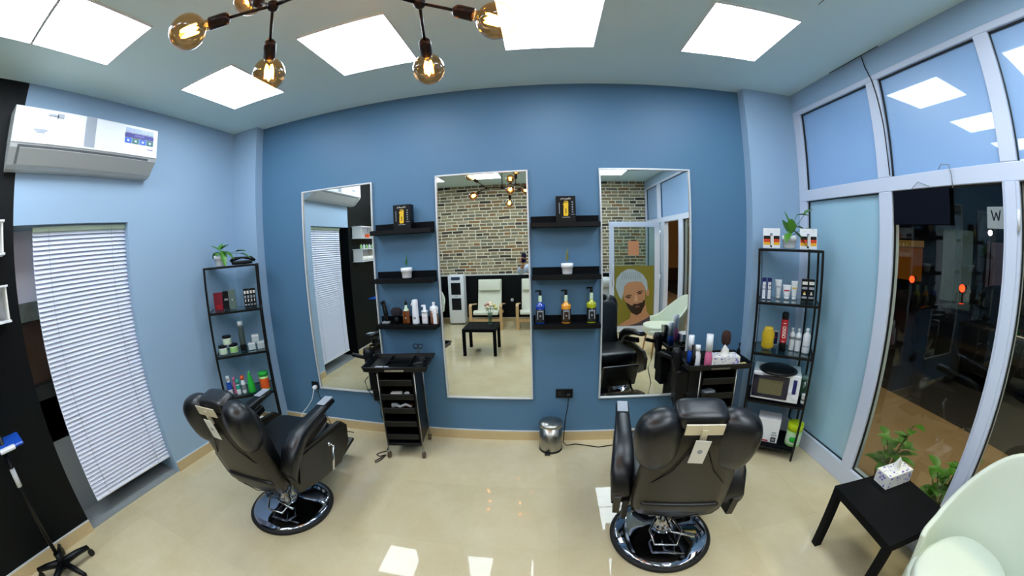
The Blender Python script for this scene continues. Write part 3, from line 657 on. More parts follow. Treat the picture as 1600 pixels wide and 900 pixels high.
def carton(name, lab, loc, d, m, rz, decor=(), mats=(), grp=None, cat='box'):
    """decor: (x0,x1,z0,z1,matindex) on the front (-y) face, fractions of width and height"""
    t = thing(name, lab, cat, loc, rz, grp); B((0, 0, d[2]/2), d, ch=.0012).build('carton', m, t)
    if decor:
        k = MB()
        for x0, x1, z0, z1, mi in decor: k.box(((x0+x1)/2*d[0], -d[1]/2-.0006, (z0+z1)/2*d[2]), (abs(x1-x0)*d[0], .0014, (z1-z0)*d[2]), mi=mi)
        k.build('printed_front', list(mats), t)
    return t
def tube_(name, lab, loc, w_, h, m, capm, rz, band=None, grp=None):
    t = thing(name, lab, 'tube', loc, rz, grp); N = 20; vs = []; fs = []
    for k, (z, a, b) in enumerate(((.018, .30, .30), (.03, .36, .33), (h*.6, .45, .2), (h*.93, .5, .04), (h, .5, .02))):
        for i in range(N): q = 2*PI*i/N; vs.append((math.cos(q)*a*w_, math.sin(q)*b*w_, z))
        if k:
            for i in range(N): fs.append(((k-1)*N+i, (k-1)*N+(i+1) % N, k*N+(i+1) % N, k*N+i))
    fs += [tuple(range(N)), tuple(range(4*N, 5*N))]
    MB().add(vs, fs, 0, True).build('tube_body', m, t)
    MB().lathe([(0, 0), (w_*.33, 0), (w_*.33, .02), (0, .02)], n=18).build('cap', capm, t)
    if band: MB().box((0, -w_*.235, h*.62), (w_*.6, .003, .010), r=rot(math.radians(-8), 0, 0)).build('printed_band', band, t)
    return t
def pump_bottle(loc, lab, body, label, tilt=-1, grp='pump bottles of aftershave on the right ledge', h=.278):
    t = thing('pump_bottle', lab, 'bottle', loc, 0, grp); k = h/.30; r = .039
    MB().lathe([(0, 0), (r*.95, 0), (r, .005), (r, .135*k), (r*1.04, .15*k), (r, .165*k), (r*.45, .18*k), (r*.36, .195*k), (0, .195*k)], n=24).build('bottle_body', body, t)
    MB().lathe([(r*.37, .19*k), (r*.36, .235*k), (r*.3, .25*k), (0, .25*k)], n=18).build('neck_sleeve', M['mint'], t)
    l = MB().lathe([(r*1.012, .012), (r*1.012, .128*k)], n=24)
    for x in (-.022, .022): l.box((x, -r*.93, .075), (.006, .004, .075), mi=1, r=rot(0, 0, x*-12))
    l.box((0, -r*1.02, .105), (.034, .003, .009), mi=1); l.box((0, -r*1.02, .068), (.012, .003, .012), mi=1); l.box((0, -r*1.02, .118), (.02, .003, .004), mi=1)
    l.build('label', [label, M['silver_label']], t)
    MB().cyl((0, 0, .25*k), (0, 0, .285*k), .012).box((tilt*.014, 0, .29*k), (.05, .018, .012), ch=.004).box((tilt*.034, 0, .283*k), (.01, .01, .012)).build('pump', M['black'], t); return t
def pot_plant(loc, lab, r, h, leaves, name='potted_plant', grp=None, stems=True, mi=None):
    t = thing(name, lab, 'plant', loc, 0, grp)
    MB().lathe([(0, 0), (r*.74, 0), (r*.8, h*.1), (r*.88, h*.6), (r, h*.62), (r, h), (r*.9, h), (r*.86, h*.86), (0, h*.86)], n=28).build('pot', M['pot'], t)
    MB().lathe([(0, h*.88), (r*.86, h*.87)], n=20).build('soil', M['soil'], t)
    s = MB(); l = MB()
    for a, b, wd, dr in leaves:
        a = Vector(a); b = Vector(b); mid = (Vector((0, 0, h*.87))+a)/2 + Vector((0, 0, .01))
        if stems: s.tube([(0, 0, h*.86), tuple(mid), tuple(a)], .0022, 6)
        leaf(l, a, b, wd*(1.35 if wd > .035 else 1), 0, dr)
    if stems: s.build('stem', M['stem'], t)
    l.build('foliage', M['leaf'] if mi is None else mi, t); return t
S_ = lambda a: (math.cos(a), math.sin(a))

# left shelf unit contents
zt = 1.740
pot_plant((-2.03, -.50, zt), 'trailing green plant in a white pot on top of the left shelf unit', .064, .10,
  [((-.03, 0, .13), (-.12, 0, .10), .045, .3), ((-.03, .02, .15), (-.06, .09, .22), .04, .1), ((0, 0, .14), (-.10, -.04, .21), .04, .1), ((.02, 0, .15), (.12, .02, .20), .05, .1), ((.03, 0, .14), (.13, -.05, .05), .05, .5), ((.05, 0, .13), (.16, .03, .09), .06, .3), ((.17, .06, .12), (.27, .09, .13), .055, .1), ((.2, .07, .10), (.30, .12, .08), .05, .3), ((0, -.02, .12), (.06, -.09, .11), .045, .2)])
tp = thing('telephone', 'black desk telephone handset on top of the left shelf unit', 'telephone', (-1.865, -.37, zt), AL)
MB().pad((0, 0, .016), (.10, .07, .018), .35, .4).build('telephone_base', M['black'], tp)
MB().tube([(-.11, 0, .03), (-.085, 0, .052), (0, 0, .062), (.085, 0, .052), (.125, 0, .025)], [.016, .02, .009, .02, .014], 10).build('handset', M['black'], tp)
z1, z2, z3, z4 = [q+.004 for q in SL]; z3_, z4_ = SL[2]+.004, SL[3]+.004
carton('hair_clipper_box', 'dark red box on the upper shelf of the left unit', (-2.10, -.52, z1), (.085, .05, .165), M['dark_red'], AL, [(-.3, .3, .08, .3, 0)], [M['red']])
carton('hair_clipper_box', 'black box just behind the dark red box on the left unit', (-2.055, -.455, z1), (.06, .05, .17), M['black'], AL, [(-.3, .3, .5, .6, 0)], [M['silver_label']])
carton('phone_box', 'slim grey green box in the middle of the left unit upper shelf', (-1.985, -.44, z1), (.068, .03, .18), mat('grey_green_card', (92, 112, 104), .45), AL, [(-.06, .06, .45, .52, 0)], [M['paper']])
bwd = [(-.42, -.08, .74, .9, 0), (.08, .42, .74, .9, 0), (-.4, -.1, .5, .64, 1), (.1, .4, .5, .64, 1), (-.33, -.17, .3, .44, 0), (.17, .33, .3, .44, 0), (-.42, -.08, .1, .18, 1), (.08, .42, .1, .18, 1)]
for k, (dx, lb_) in enumerate(((-.03, 'left'), (.03, 'right'))):
    carton('product_box', 'black white printed carton, %s one of the pair on the left shelf unit' % lb_, (-1.858+dx*.72, -.32+dx*.69, z1), (.056, .05, .175), M['black'], AL, bwd, [M['paper'], M['silver_label']], 'black and white cartons on the left unit')
jar('cream_jar', 'white jar with black lid, left of the lower pair on the left unit', (-2.065, -.585, z2), .042, .085, M['white'], M['black'], .25, M['mint'], 'black lidded jars on the left unit')
jar('cream_jar', 'pale green jar with black lid, right of the lower pair on the left unit', (-2.0, -.50, z2), .042, .085, M['mint'], M['black'], .25, M['lightgreen'], 'black lidded jars on the left unit')
jar('cream_jar', 'pale jar with black lid stacked on the two lower jars', (-2.035, -.54, z2+.0855), .042, .085, M['silver_cream'], M['black'], .25, M['mint'], 'black lidded jars on the left unit')
bottle('spray_can', 'tall dark grey spray can in the middle of the left unit', 'can', (-1.945, -.42, z2), .031, .285, mat('dark_grey_can', (78, 92, 88), .35, metal=.4), M['white'], .75, .14, M['black'], band=(.0, .22))
for k, (dx, dz, lb_) in enumerate(((-.045, 0, 'lower left'), (.045, 0, 'lower right'), (0, .0715, 'upper left'))):
    carton('clear_tub', '%s frosted tub of the small stack on the left shelf unit' % lb_, (-1.845+dx*.72, -.335+dx*.69, z2+dz), (.07, .06, .07), mat('frosted_tub_plastic', (190, 204, 206), .25), AL, [(-.5, .5, .8, 1, 0)], [M['white']], 'frosted tubs on the left unit', 'tub')
bottle('shampoo_bottle', 'white bottle with blue band, leftmost on its shelf of the left unit', 'bottle', (-2.08, -.59, z3), .026, .19, M['white'], M['white'], .6, .2, M['blue'], band=(.3, .7))
bottle('shampoo_bottle', 'slim pink bottle beside the white and blue bottle', 'bottle', (-2.05, -.54, z3), .019, .165, M['pink'], M['pink'], .6, .2)
bottle('shampoo_bottle', 'white and teal bottle on the third shelf of the left unit', 'bottle', (-2.0, -.545, z3), .023, .15, M['white'], M['teal'], .7, .3, M['teal'], band=(.35, .62))
bottle('shampoo_bottle', 'white bottle with orange red cap behind the teal one', 'bottle', (-1.965, -.50, z3), .023, .175, M['white'], M['orange'], .7, .22, M['grey'], band=(.2, .5))
MB().lathe([(0, 0), (.038, 0), (.04, .01), (.034, .09), (.012, .19), (.004, .215), (0, .216)], n=20).build('x', M['green']); g = bpy.data.objects['x']; g.name = 'gel_bottle'; g.location = (-1.90, -.455, z3); tag(g, 'bright green cone shaped bottle on the left unit', 'bottle')
jar('wax_tub', 'round tub with bright green lid on the left shelf unit', (-1.80, -.36, z3), .048, .185, M['lightgreen'], M['green'], .2, M['orange'])
tw = MB(); rnd = random.Random(5)
for k in range(9): tw.pad((rnd.uniform(-.06, .06), rnd.uniform(-.05, .05), .03+rnd.uniform(0, .05)), (.045, .035, .03), .8, r=rot(rnd.random()*3, rnd.random()*3, 0), n=10, m=6)
o = tw.build('crumpled_towel', M['paper']); o.location = (-1.86, -.35, z4_); tag(o, 'crumpled white towel on the bottom shelf of the left unit', 'towel')

# right shelf unit contents
def flagbox(loc, lab):
    return carton('trimmer_box', lab, loc, (.135, .075, .155), M['white'], AR, [(-.47, -.09, .46, .62, 0), (-.47, -.09, .30, .46, 1), (-.47, -.09, .16, .30, 2), (.12, .47, .46, .62, 0), (.12, .47, .30, .46, 1), (.12, .47, .16, .30, 2), (-.07, .07, .12, .70, 3), (-.09, -.05, .08, .66, 4), (-.09, .05, .62, .74, 5), (-.07, .03, .04, .14, 4), (-.3, -.12, .85, .88, 3), (.05, .35, .85, .87, 3)],
      [M['black'], mat('flag_red', (206, 60, 24), .4), mat('flag_gold', (238, 178, 40), .4), M['silver_cream'], M['gasket'], mat('slate_blue', (44, 62, 110), .4)], 'flag striped trimmer boxes')
flagbox((2.72, -.33, zt), 'white box with black red gold stripes, left of the plant on the right unit')
flagbox((2.955, -.505, zt), 'white box with black red gold stripes, right of the plant on the right unit')
pot_plant((2.835, -.415, zt), 'leafy green plant in a white pot between two striped boxes', .062, .10,
  [((0, -.02, .12), (-.02, -.05, .24), .07, .1), ((-.03, -.01, .13), (-.08, -.01, .23), .06, .1), ((.01, -.03, .14), (.10, -.11, .05), .075, .35), ((-.02, -.03, .12), (-.09, -.07, .07), .05, .3), ((.03, 0, .14), (.02, .04, .25), .05, .1), ((.05, -.03, .26), (.15, -.06, .27), .05, .1), ((.12, -.05, .27), (.20, -.06, .32), .06, .1), ((.06, 0, .17), (.14, -.04, .17), .05, .4), ((.10, -.09, .16), (.18, -.15, .13), .05, .3), ((-.01, 0, .2), (-.03, .03, .29), .04, 0)])
for k, dx in enumerate((-.02, .02)):
    carton('colour_cream_box', 'slim blue and white box, %s of the pair on the right unit' % ('left', 'right')[k], (2.715+dx*.8*1.1, -.29-dx*.6*1.1, z1), (.036, .05, .17), M['navy'], AR, [(-.3, .4, .02, .82, 0), (-.3, .4, .45, .5, 1), (-.1, .4, .62, .68, 1)], [M['white'], M['navy']], 'slim blue and white boxes on the right unit')
tube_('cream_tube', 'left white tube standing on the right unit', (2.835, -.29, z1), .058, .155, M['white'], M['white'], AR, M['silver_label'], 'white cream tubes on the right unit')
tube_('cream_tube', 'short white tube with a red band, middle of three', (2.885, -.345, z1), .07, .118, M['white'], M['white'], AR, M['red'], 'white cream tubes on the right unit')
tube_('cream_tube', 'right white tube of the three on the right unit', (2.94, -.375, z1), .056, .152, M['white'], M['white'], AR, M['gold'], 'white cream tubes on the right unit')
for k, dx in enumerate((-.028, .028)):
    carton('product_box', 'black white printed carton, %s one of the pair on the right shelf unit' % ('left', 'right')[k], (3.005+dx*.8, -.47-dx*.6, z1), (.05, .05, .175), M['black'], AR, [(-.42, .42, .76, .9, 0), (-.42, .42, .55, .66, 1), (-.12, .12, .34, .44, 2 if k == 0 else 0), (-.2, .2, .3, .36, 0), (-.42, .42, .14, .22, 1)], [M['paper'], M['silver_label'], M['gold']], 'black cartons on the right unit')
yb = MB().pad((0, 0, .095), (.052, .032, .095), .55, .6, fn=lambda q: Vector((q.x*(1+.12*math.sin(q.z*70)), q.y*(1+.1*math.cos(q.z*50+q.x*40)), q.z))).build('product_bag', M['yellow']); at(yb, (2.74, -.335, z2), AR); tag(yb, 'crinkled yellow bag on the second shelf of the right unit', 'bag')
carton('card_packet', 'small white framed dark card behind the yellow bag', (2.87, -.26, z2), (.058, .012, .13), M['white'], AR, [(-.38, .38, .1, .9, 0), (-.2, .2, .5, .6, 1)], [M['navy'], M['orange']])
rcn = thing('hairspray_can', 'tall red hairspray can with black cap and base on the right unit', 'can', (2.838, -.415, z2), AR)
MB().lathe([(0, 0), (.029, 0), (.0295, .06), (.0295, .255), (.027, .262), (0, .262)], n=24).build('can_body', M['red'], rcn)
MB().lathe([(0, 0), (.0302, 0), (.0302, .072), (.029, .074)], n=24).build('black_base', M['black'], rcn, 'black printed base')
MB().lathe([(0, .262), (.028, .262), (.028, .31), (.02, .32), (0, .322)], n=24).build('cap', M['black'], rcn)
lt = MB()
# upright lettering running up the can
def stroke(mb, segs, ox, oz, s_, y):
    for (a, b, c_, d_) in segs: mb.box((ox+(a+c_)/2*s_, y, oz+(b+d_)/2*s_), (max(abs(c_-a), .22)*s_, .002, max(abs(d_-b), .22)*s_))
gl = {'G': ((0, 0, 1, 0), (0, 0, 0, 1.4), (0, 1.4, 1, 1.4), (1, 0, 1, .6), (.5, .6, 1, .6)), 'O': ((0, 0, 1, 0), (0, 0, 0, 1.4), (0, 1.4, 1, 1.4), (1, 0, 1, 1.4)), 'S': ((0, 0, 1, 0), (1, 0, 1, .7), (0, .7, 1, .7), (0, .7, 0, 1.4), (0, 1.4, 1, 1.4))}
for k, c_ in enumerate('OSSO'):
    for (a, b, c2, d2) in gl[c_]:
        a_, b_, c3, d3 = -b, a, -d2, c2
        lt.box((.012+(a_+c3)/2*.016, -.0298, .115+k*.024+(b_+d3)/2*.018), (max(abs(c3-a_), .25)*.016, .003, max(abs(d3-b_), .22)*.018))
lt.box((0, -.0298, .232), (.022, .003, .004)); lt.box((0, -.0298, .085), (.02, .003, .004))
lt.build('lettering', M['paper'], rcn)
for k, (x, y, r, h, l2) in enumerate(((2.935, -.41, .024, .185, 'left tall white bottle of three on the right unit'), (2.968, -.455, .024, .185, 'middle tall white bottle of three on the right unit'), (3.008, -.515, .032, .20, 'right and widest white bottle of three on the right unit'))):
    bottle('lotion_bottle', l2, 'bottle', (x, y, z2), r, h, M['white'], M['white'], .38, .12, M['grey'] if k < 2 else M['silver_label'], (None), 0, .8, band=((.5, .62) if k < 2 else (.26, .3)))
mw = thing('microwave', 'white microwave with dark door on the right unit', 'microwave', (2.845, -.395, SL[2]+.006), AR)
B((0, .01, .125), (.40, .27, .235), ch=.006).build('cabinet', M['white'], mw); 
dm = B((-.045, -.128, .125), (.30, .012, .19), ch=.003).build('door', mat('microwave_door', (14, 16, 46), .12), mw)
B((-.045, -.1352, .125), (.20, .003, .125)).build('door_window', mat('microwave_mesh_window', (104, 100, 70), .35, var=.3, bscale=90), dm)
MB().box((.155, -.129, .15), (.03, .008, .12), ch=.002, mi=1).cyl((.12, -.128, .105), (.12, -.15, .105), .013, mi=0).cyl((.155, -.128, .06), (.155, -.142, .06), .012, mi=0).build('control_panel', [M['white'], M['navy']], mw)
for x in (-.17, .17):
    for y in (-.09, .11): MB().cyl((x, y, 0), (x, y, .01), .012).build('foot', M['black'], mw)
hat = MB().lathe([(0, .0), (.155, 0), (.165, .008), (.14, .022), (.07, .034), (0, .036)], n=36); o = hat.build('hooded_lid', M['black']); at(o, (2.83, -.42, SL[2]+.2485), 0); tag(o, 'black oval lid lying on top of the microwave', 'lid')
jar('storage_jar', 'dark green glass jar right of the microwave', (3.07, -.505, SL[2]+.006), .04, .20, mat('dark_green_liquid', (16, 60, 34), .1, coat=1), mat('clear_rim', (120, 150, 136), .1), .12)
jar('cosmetic_pot', 'small white pot in front of the green jar, upper of two', (3.01, -.60, SL[2]+.048), .024, .04, M['silver_cream'], M['white'], .3, None, 'small white pots')
jar('cosmetic_pot', 'small white pot in front of the green jar, lower of two', (3.01, -.60, SL[2]+.006), .024, .04, M['silver_cream'], M['grey'], .3, None, 'small white pots')
carton('printed_box', 'white box with a red stripe on the bottom shelf of the right unit', (2.85, -.40, z4_+.002), (.20, .14, .225), M['white'], AR, [(-.49, .1, .03, .09, 0), (.18, .44, .3, .36, 1), (.2, .4, .4, .46, 1), (.2, .42, .04, .24, 2), (.25, .37, .09, .19, 3)], [M['red'], M['silver_label'], M['gasket'], M['paper']])
jar('wipes_tub', 'pale green tub with lime lid on the bottom shelf of the right unit', (3.03, -.555, z4_+.002), .068, .205, M['lightgreen'], M['lime'], .3, M['mint'])
gd = bpy.data.objects['wipes_tub']; MB().pad((-.038, -.048, .07), (.035, .012, .032), .9, r=rot(0, 0, math.radians(-37)), n=16, m=8).build('green_emblem', M['green'], gd)
jar('blue_lidded_tub', 'blue lidded tub beside the white printed box on the bottom shelf', (2.70, -.27, z4_+.002), .042, .22, M['silver_cream'], M['blue'], .35)

# ledge contents
def clipper_box(x, lab):
    t = thing('clipper_box', lab, 'box', (x, -.062, LZ[0]), 0, 'gold clipper boxes'); w_, h = .15, .235; t.scale = (1.03, 1, .875)
    B((0, 0, h/2), (w_, .08, h), ch=.001).build('carton', M['black'], t)
    k = MB(); f = -.0408
    k.prism([(-.018, .055), (.014, .055), (.018, .07), (.018, .125), (.020, .165), (.017, .185), (-.012, .185), (-.016, .165), (-.024, .158), (-.016, .15), (-.018, .12), (-.02, .07)], .002, Matrix.Translation((0, f, 0)) @ Matrix(((1, 0, 0, 0), (0, 0, 1, 0), (0, 1, 0, 0), (0, 0, 0, 1))), 0)
    k.box((0, f-.0012, .176), (.022, .001, .006), mi=2); k.box((0, f-.0012, .10), (.008, .001, .045), mi=3); k.box((0, f, .19), (.03, .001, .008), mi=3)
    k.box((-.05, f, .125), (.0045, .001, .10), mi=1); k.box((0, f, .043), (.06, .001, .005), mi=1); k.box((.052, f, .068), (.03, .001, .004), mi=1)
    for i in range(5): k.cyl((.05, f+.0005, .09+i*.022), (.05, f-.0008, .09+i*.022), .006, n=8, mi=1)
    pts = [(-.038, f-.001, .20), (-.034, f-.001, .216), (-.026, f-.001, .202), (-.018, f-.001, .217), (-.012, f-.001, .203), (-.004, f-.001, .21), (.002, f-.001, .202), (.01, f-.001, .212), (.018, f-.001, .202), (.026, f-.001, .219), (.03, f-.001, .203), (.038, f-.001, .212)]
    k.tube(pts, .0026, 5, mi=4)
    k.build('printed_front', [M['gold'], M['silver_label'], M['gasket'], mat('bronze_print', (120, 84, 30), .4), M['paper']], t); return t
clipper_box(-.275, 'black box with a gold clipper picture, left of the middle mirror'); clipper_box(1.075, 'black box with a gold clipper picture, right of the middle mirror')
sprig = lambda s: [((0, 0, .10), (-.004, -.002, .19*s), .022, 0), ((.002, 0, .10), (.022, 0, .17*s), .016, .1), ((-.002, 0, .10), (-.024, .004, .165*s), .014, .1), ((0, .002, .10), (.006, .012, .2*s), .018, 0)]
pot_plant((-.27, -.062, LZ[1]), 'small white pot with a cactus sprig on the left ledge', .05, .088, sprig(1.0), grp='small potted sprigs', stems=False)
pot_plant((1.078, -.062, LZ[1]), 'small white pot with a thin yellow green sprig on the right ledge', .05, .088, sprig(1.02), grp='small potted sprigs', stems=False, mi=mat('yellow_green_leaf', (140, 140, 50), .5))
pump_bottle((.855, -.062, LZ[2]), 'blue pump bottle with a black label on the right ledge', mat('blue_liquid', (20, 66, 170), .12, coat=1), M['gasket'])
pump_bottle((1.065, -.062, LZ[2]), 'amber orange pump bottle in the middle of the right ledge', mat('orange_liquid', (236, 160, 40), .12, coat=1), mat('dark_brown_label', (52, 34, 14), .4))
pump_bottle((1.272, -.062, LZ[2]), 'yellow green pump bottle beside the right mirror', mat('lime_liquid', (170, 180, 20), .12, coat=1), M['gasket'], h=.298)
hc = thing('hair_clipper', 'black hair clipper standing on the left ledge', 'clipper', (-.50, -.062, LZ[2]+.015), 0)
MB().pad((0, 0, .08), (.02, .018, .085), .5, .8, rot(0, math.radians(-8), 0)).build('clipper_body', M['black'], hc); MB().box((-.018, 0, .17), (.045, .02, .035), r=rot(0, math.radians(-25), 0), ch=.004).build('clipper_head', M['black'], hc); MB().box((.004, -.018, .11), (.008, .004, .05), r=rot(0, math.radians(-8), 0)).build('clipper_trim', M['steel'], hc)
MB().pad((0, 0, -.005), (.035, .03, .012), .5).build('charging_stand', M['grey'], hc)
br = thing('neck_brush', 'dark round neck brush lying among the bottles on the left ledge', 'brush', (-.395, -.062, LZ[2]), 0)
MB().lathe([(0, 0), (.026, 0), (.024, .05), (.012, .065), (0, .065)], n=18).build('brush_handle', M['black'], br); MB().pad((0, 0, .105), (.05, .035, .042), .8, n=20).build('bristles', mat('dark_bristles', (26, 20, 28), .9, bump=.6, bscale=200), br)
ab = thing('cologne_bottle', 'amber brown cologne bottle on the left ledge', 'bottle', (-.30, -.062, LZ[2]), 0)
B((0, 0, .06), (.062, .045, .12), ch=.008, seg=2).build('bottle_body', M['amber_liquid'], ab); MB().lathe([(.026, .118), (.012, .14), (.010, .17), (0, .17)], n=16).build('glass_neck', M['mint'], ab); MB().lathe([(0, .168), (.015, .168), (.013, .19), (.004, .2), (.003, .215), (0, .215)], n=14).build('cap', M['black'], ab); B((0, -.024, .055), (.012, .002, .012)).build('label', M['silver_label'], ab)
wsb = thing('spray_bottle', 'tall white spray bottle on the left ledge', 'bottle', (-.215, -.062, LZ[2]), 0)
MB().lathe([(0, 0), (.03, 0), (.031, .01), (.027, .13), (.026, .165), (.027, .205), (.02, .212), (0, .212)], n=22).build('bottle_body', M['white'], wsb); MB().box((-.03, 0, .175), (.012, .012, .03), r=rot(0, math.radians(25), 0), ch=.003).build('trigger', M['white'], wsb); B((0, -.0285, .055), (.02, .002, .02)).build('label', M['grey'], wsb)
wp = thing('foam_pump_bottle', 'short white foam pump bottle on the left ledge', 'bottle', (-.13, -.062, LZ[2]), 0)
B((0, 0, .05), (.05, .035, .10), ch=.008, seg=2).build('bottle_body', M['white'], wp); MB().lathe([(0, .1), (.028, .1), (.028, .115), (.012, .122), (.012, .15), (0, .15)], n=18).box((-.008, 0, .157), (.04, .02, .016), ch=.005).build('pump', M['white'], wp); B((0, -.0185, .055), (.034, .002, .004)).build('label', M['pink'], wp)
lw = thing('lotion_bottle', 'amber bottle with a large white shoulder and label near the middle mirror', 'bottle', (-.045, -.062, LZ[2]), 0)
MB().lathe([(0, 0), (.034, 0), (.035, .01), (.035, .12), (0, .12)], n=22).build('bottle_body', M['amber_liquid'], lw); MB().lathe([(.036, .115), (.038, .14), (.03, .152), (.012, .158), (.012, .17), (0, .17)], n=22).build('shoulder', M['white'], lw); MB().lathe([(0, .17), (.013, .17), (.013, .188), (0, .188)], n=14).build('cap', M['white'], lw); MB().box((.014, -.028, .062), (.034, .016, .115), ch=.004).build('label', M['white'], lw)

# ------------------------------------------------------------------ salon trolleys
def trolley(loc, rz, lab):
    t = thing('salon_trolley', lab, 'trolley', loc, rz, 'black salon trolleys')
    w_, d_ = .30, .32
    fr_ = MB()
    for s in (-1, 1): fr_.box((s*(w_/2-.006), 0, .47), (.012, d_, .68), ch=.003)
    fr_.box((0, d_/2-.006, .47), (w_-.024, .012, .68)); fr_.build('cabinet', M['black'], t)
    B((0, 0, .135), (w_, d_, .03), ch=.008, seg=2).build('base', M['black'], t)
    for k in range(5):
        z = .19+k*.125; m = MB()
        m.box((0, -.005, z), (w_-.03, d_-.02, .006)).box((0, -d_/2-.006, z+.028), (w_-.03, .012, .06), r=rot(math.radians(14), 0, 0), ch=.003)
        for s in (-1, 1): m.box((s*(w_/2-.02), -.005, z+.025), (.006, d_-.02, .05))
        m.build('drawer', M['black'], t)
    for x in (-.155, .155):
        for y in (-.155, .155): MB().cyl((x, y, .07), (x, y, .80), .0048, n=10).build('pole', M['steel'], t)
    for x in (-.155, .155):
        for y in (-.155, .155):
            c = MB().cyl((x-.012, y, .027), (x+.012, y, .027), .027, n=18).cyl((x, y, .03), (x, y, .075), .008, n=8, mi=1).pad((x, y, .045), (.016, .02, .016), .8, n=12, m=8, mi=0)
            c.build('caster', [mat('brown_caster', (84, 66, 44), .4), M['steel']], t)
    tr = MB()
    tr.box((0, 0, .815), (.50, .34, .012), ch=.004)
    for s in (-1, 1): tr.box((s*.265, 0, .838), (.012, .35, .05), r=rot(0, s*math.radians(28), 0), ch=.003)
    tr.box((0, -.175, .836), (.53, .012, .046), r=rot(math.radians(20), 0, 0), ch=.003).box((0, .175, .836), (.53, .012, .046), r=rot(math.radians(-20), 0, 0), ch=.003)
    for x in (-.10, .10): tr.box((x, 0, .832), (.006, .33, .03))
    tr.box((0, .02, .832), (.2, .006, .03))
    tr.build('tray', M['black'], t)
    MB().lathe([(.045, .822), (.05, .845), (.052, .845), (.047, .82)], (.18, -.06, 0), 24).lathe([(.035, .822), (.04, .845), (.042, .845), (.037, .82)], (.18, .08, 0), 24).build('cup_holder', M['black'], t)
    MB().box((0, -.183, .826), (.16, .005, .014), ch=.001).build('tray_trim', M['steel'], t)
    return t
T1 = (-.325, -.245, 0); t1 = trolley(T1, math.radians(8), 'black salon trolley standing between the left and middle mirrors')
trolley((2.26, -.275, 0), math.radians(-4), 'black salon trolley between the right mirror and the right shelf unit')
def hairdryer(loc, rz, lab):
    t = thing('hair_dryer', lab, 'hair dryer', loc, rz, 'black hair dryers')
    MB().lathe([(0, -.09), (.03, -.085), (.042, -.05), (.042, .03), (.03, .08), (.024, .12), (0, .12)], (0, 0, 0), 22, axis=(.1, 0, -1)).build('barrel', M['black'], t)
    MB().box((-.085, 0, .02), (.13, .03, .034), r=rot(0, math.radians(18), 0), ch=.01, seg=2).build('handle', M['black'], t)
    MB().lathe([(.026, .12), (.03, .15), (.012, .16), (0, .16)], (0, 0, 0), 16, axis=(.1, 0, -1)).build('nozzle', M['black'], t); return t
hairdryer((-.63, -.22, .86), math.radians(20), 'black hair dryer hanging in a holder left of the left trolley')
hd = thing('dryer_holder', 'black holder box clipped to the left side of the left trolley', 'holder', (-.56, -.19, .62), math.radians(8))
MB().box((-.02, 0, .05), (.11, .16, .20), ch=.012).box((-.02, 0, -.10), (.09, .13, .12), ch=.01).build('pocket', M['black'], hd); MB().box((.04, 0, .1), (.02, .05, .03)).build('bracket', M['black'], hd)
hairdryer((1.95, -.26, .86), math.radians(-20), 'black hair dryer hanging left of the right trolley')
hd2 = thing('dryer_holder', 'black holder box clipped to the left side of the right trolley', 'holder', (2.02, -.24, .62), math.radians(-4))
MB().box((-.02, 0, .05), (.11, .16, .20), ch=.012).box((-.02, 0, -.10), (.09, .13, .12), ch=.01).build('pocket', M['black'], hd2); MB().box((.04, 0, .1), (.02, .05, .03)).build('bracket', M['black'], hd2)
def onT1(x, y, z): a = math.radians(8); return (T1[0]+x*math.cos(a)-y*math.sin(a), T1[1]+x*math.sin(a)+y*math.cos(a), z)
o = MB().box((0, 0, .02), (.10, .06, .035), ch=.012, seg=2).build('wipe_packet', M['paper']); at(o, onT1(-.03, -.09, .569), .2); tag(o, 'white packet in the second drawer of the left trolley', 'packet')
o = MB().pad((0, 0, .02), (.022, .02, .018), .7).build('small_tub', M['white']); at(o, onT1(.06, -.09, .569)); tag(o, 'small white tub beside the white packet in the left trolley', 'tub')
o = MB().tube([(-.09, 0, .03), (-.05, .01, .035), (-.01, -.01, .03), (.04, 0, .05), (.09, 0, .03)], [.022, .018, .012, .012, .008], 10).build('rolled_neck_strip', M['white']); at(o, onT1(0, -.09, .443)); tag(o, 'white rolled strip in the middle drawer of the left trolley', 'strip')
o = MB().box((0, 0, .016), (.10, .04, .022), ch=.006, r=rot(0, 0, .2)).build('comb_case', mat('red_brown_case', (130, 64, 40), .4)); at(o, onT1(.04, -.045, .443)); tag(o, 'red brown case behind the white strip in the left trolley', 'case')
o = MB().box((0, 0, .012), (.12, .03, .02), ch=.005).build('razor_case', M['silver_label']); at(o, onT1(-.12, -.12, .823), .1); tag(o, 'silver grey razor case at the front of the left trolley tray', 'case')
sc_ = thing('scissors', 'pair of black handled scissors standing in the left trolley tray', 'scissors', onT1(.155, .07, .823), .3)
MB().box((.0, 0, .06), (.006, .003, .12), r=rot(0, .12, 0)).box((.0, .004, .06), (.006, .003, .12), r=rot(0, -.12, 0)).build('blade', M['steel'], sc_)
MB().tube([(.0+.022*math.cos(q*.7)-.02, 0, .135+.02*math.sin(q*.7)) for q in range(10)], .004, 6).tube([(.022*math.cos(q*.7)+.02, 0, .13+.02*math.sin(q*.7)) for q in range(10)], .004, 6).build('handle', M['black'], sc_)
T2 = (2.26, -.275)
def onT2(x, y, z): a = math.radians(-4); return (T2[0]+x*math.cos(a)-y*math.sin(a), T2[1]+x*math.sin(a)+y*math.cos(a), z)
tb = tissue(onT2(.06, -.085, .823), math.radians(-8), 'white and violet tissue box on the right trolley tray', 'tissue boxes')
bottle('spray_bottle', 'tall white and pink spray bottle on the right trolley', 'bottle', onT2(-.085, -.11, .823), .03, .26, M['pink'], M['white'], .8, .5)
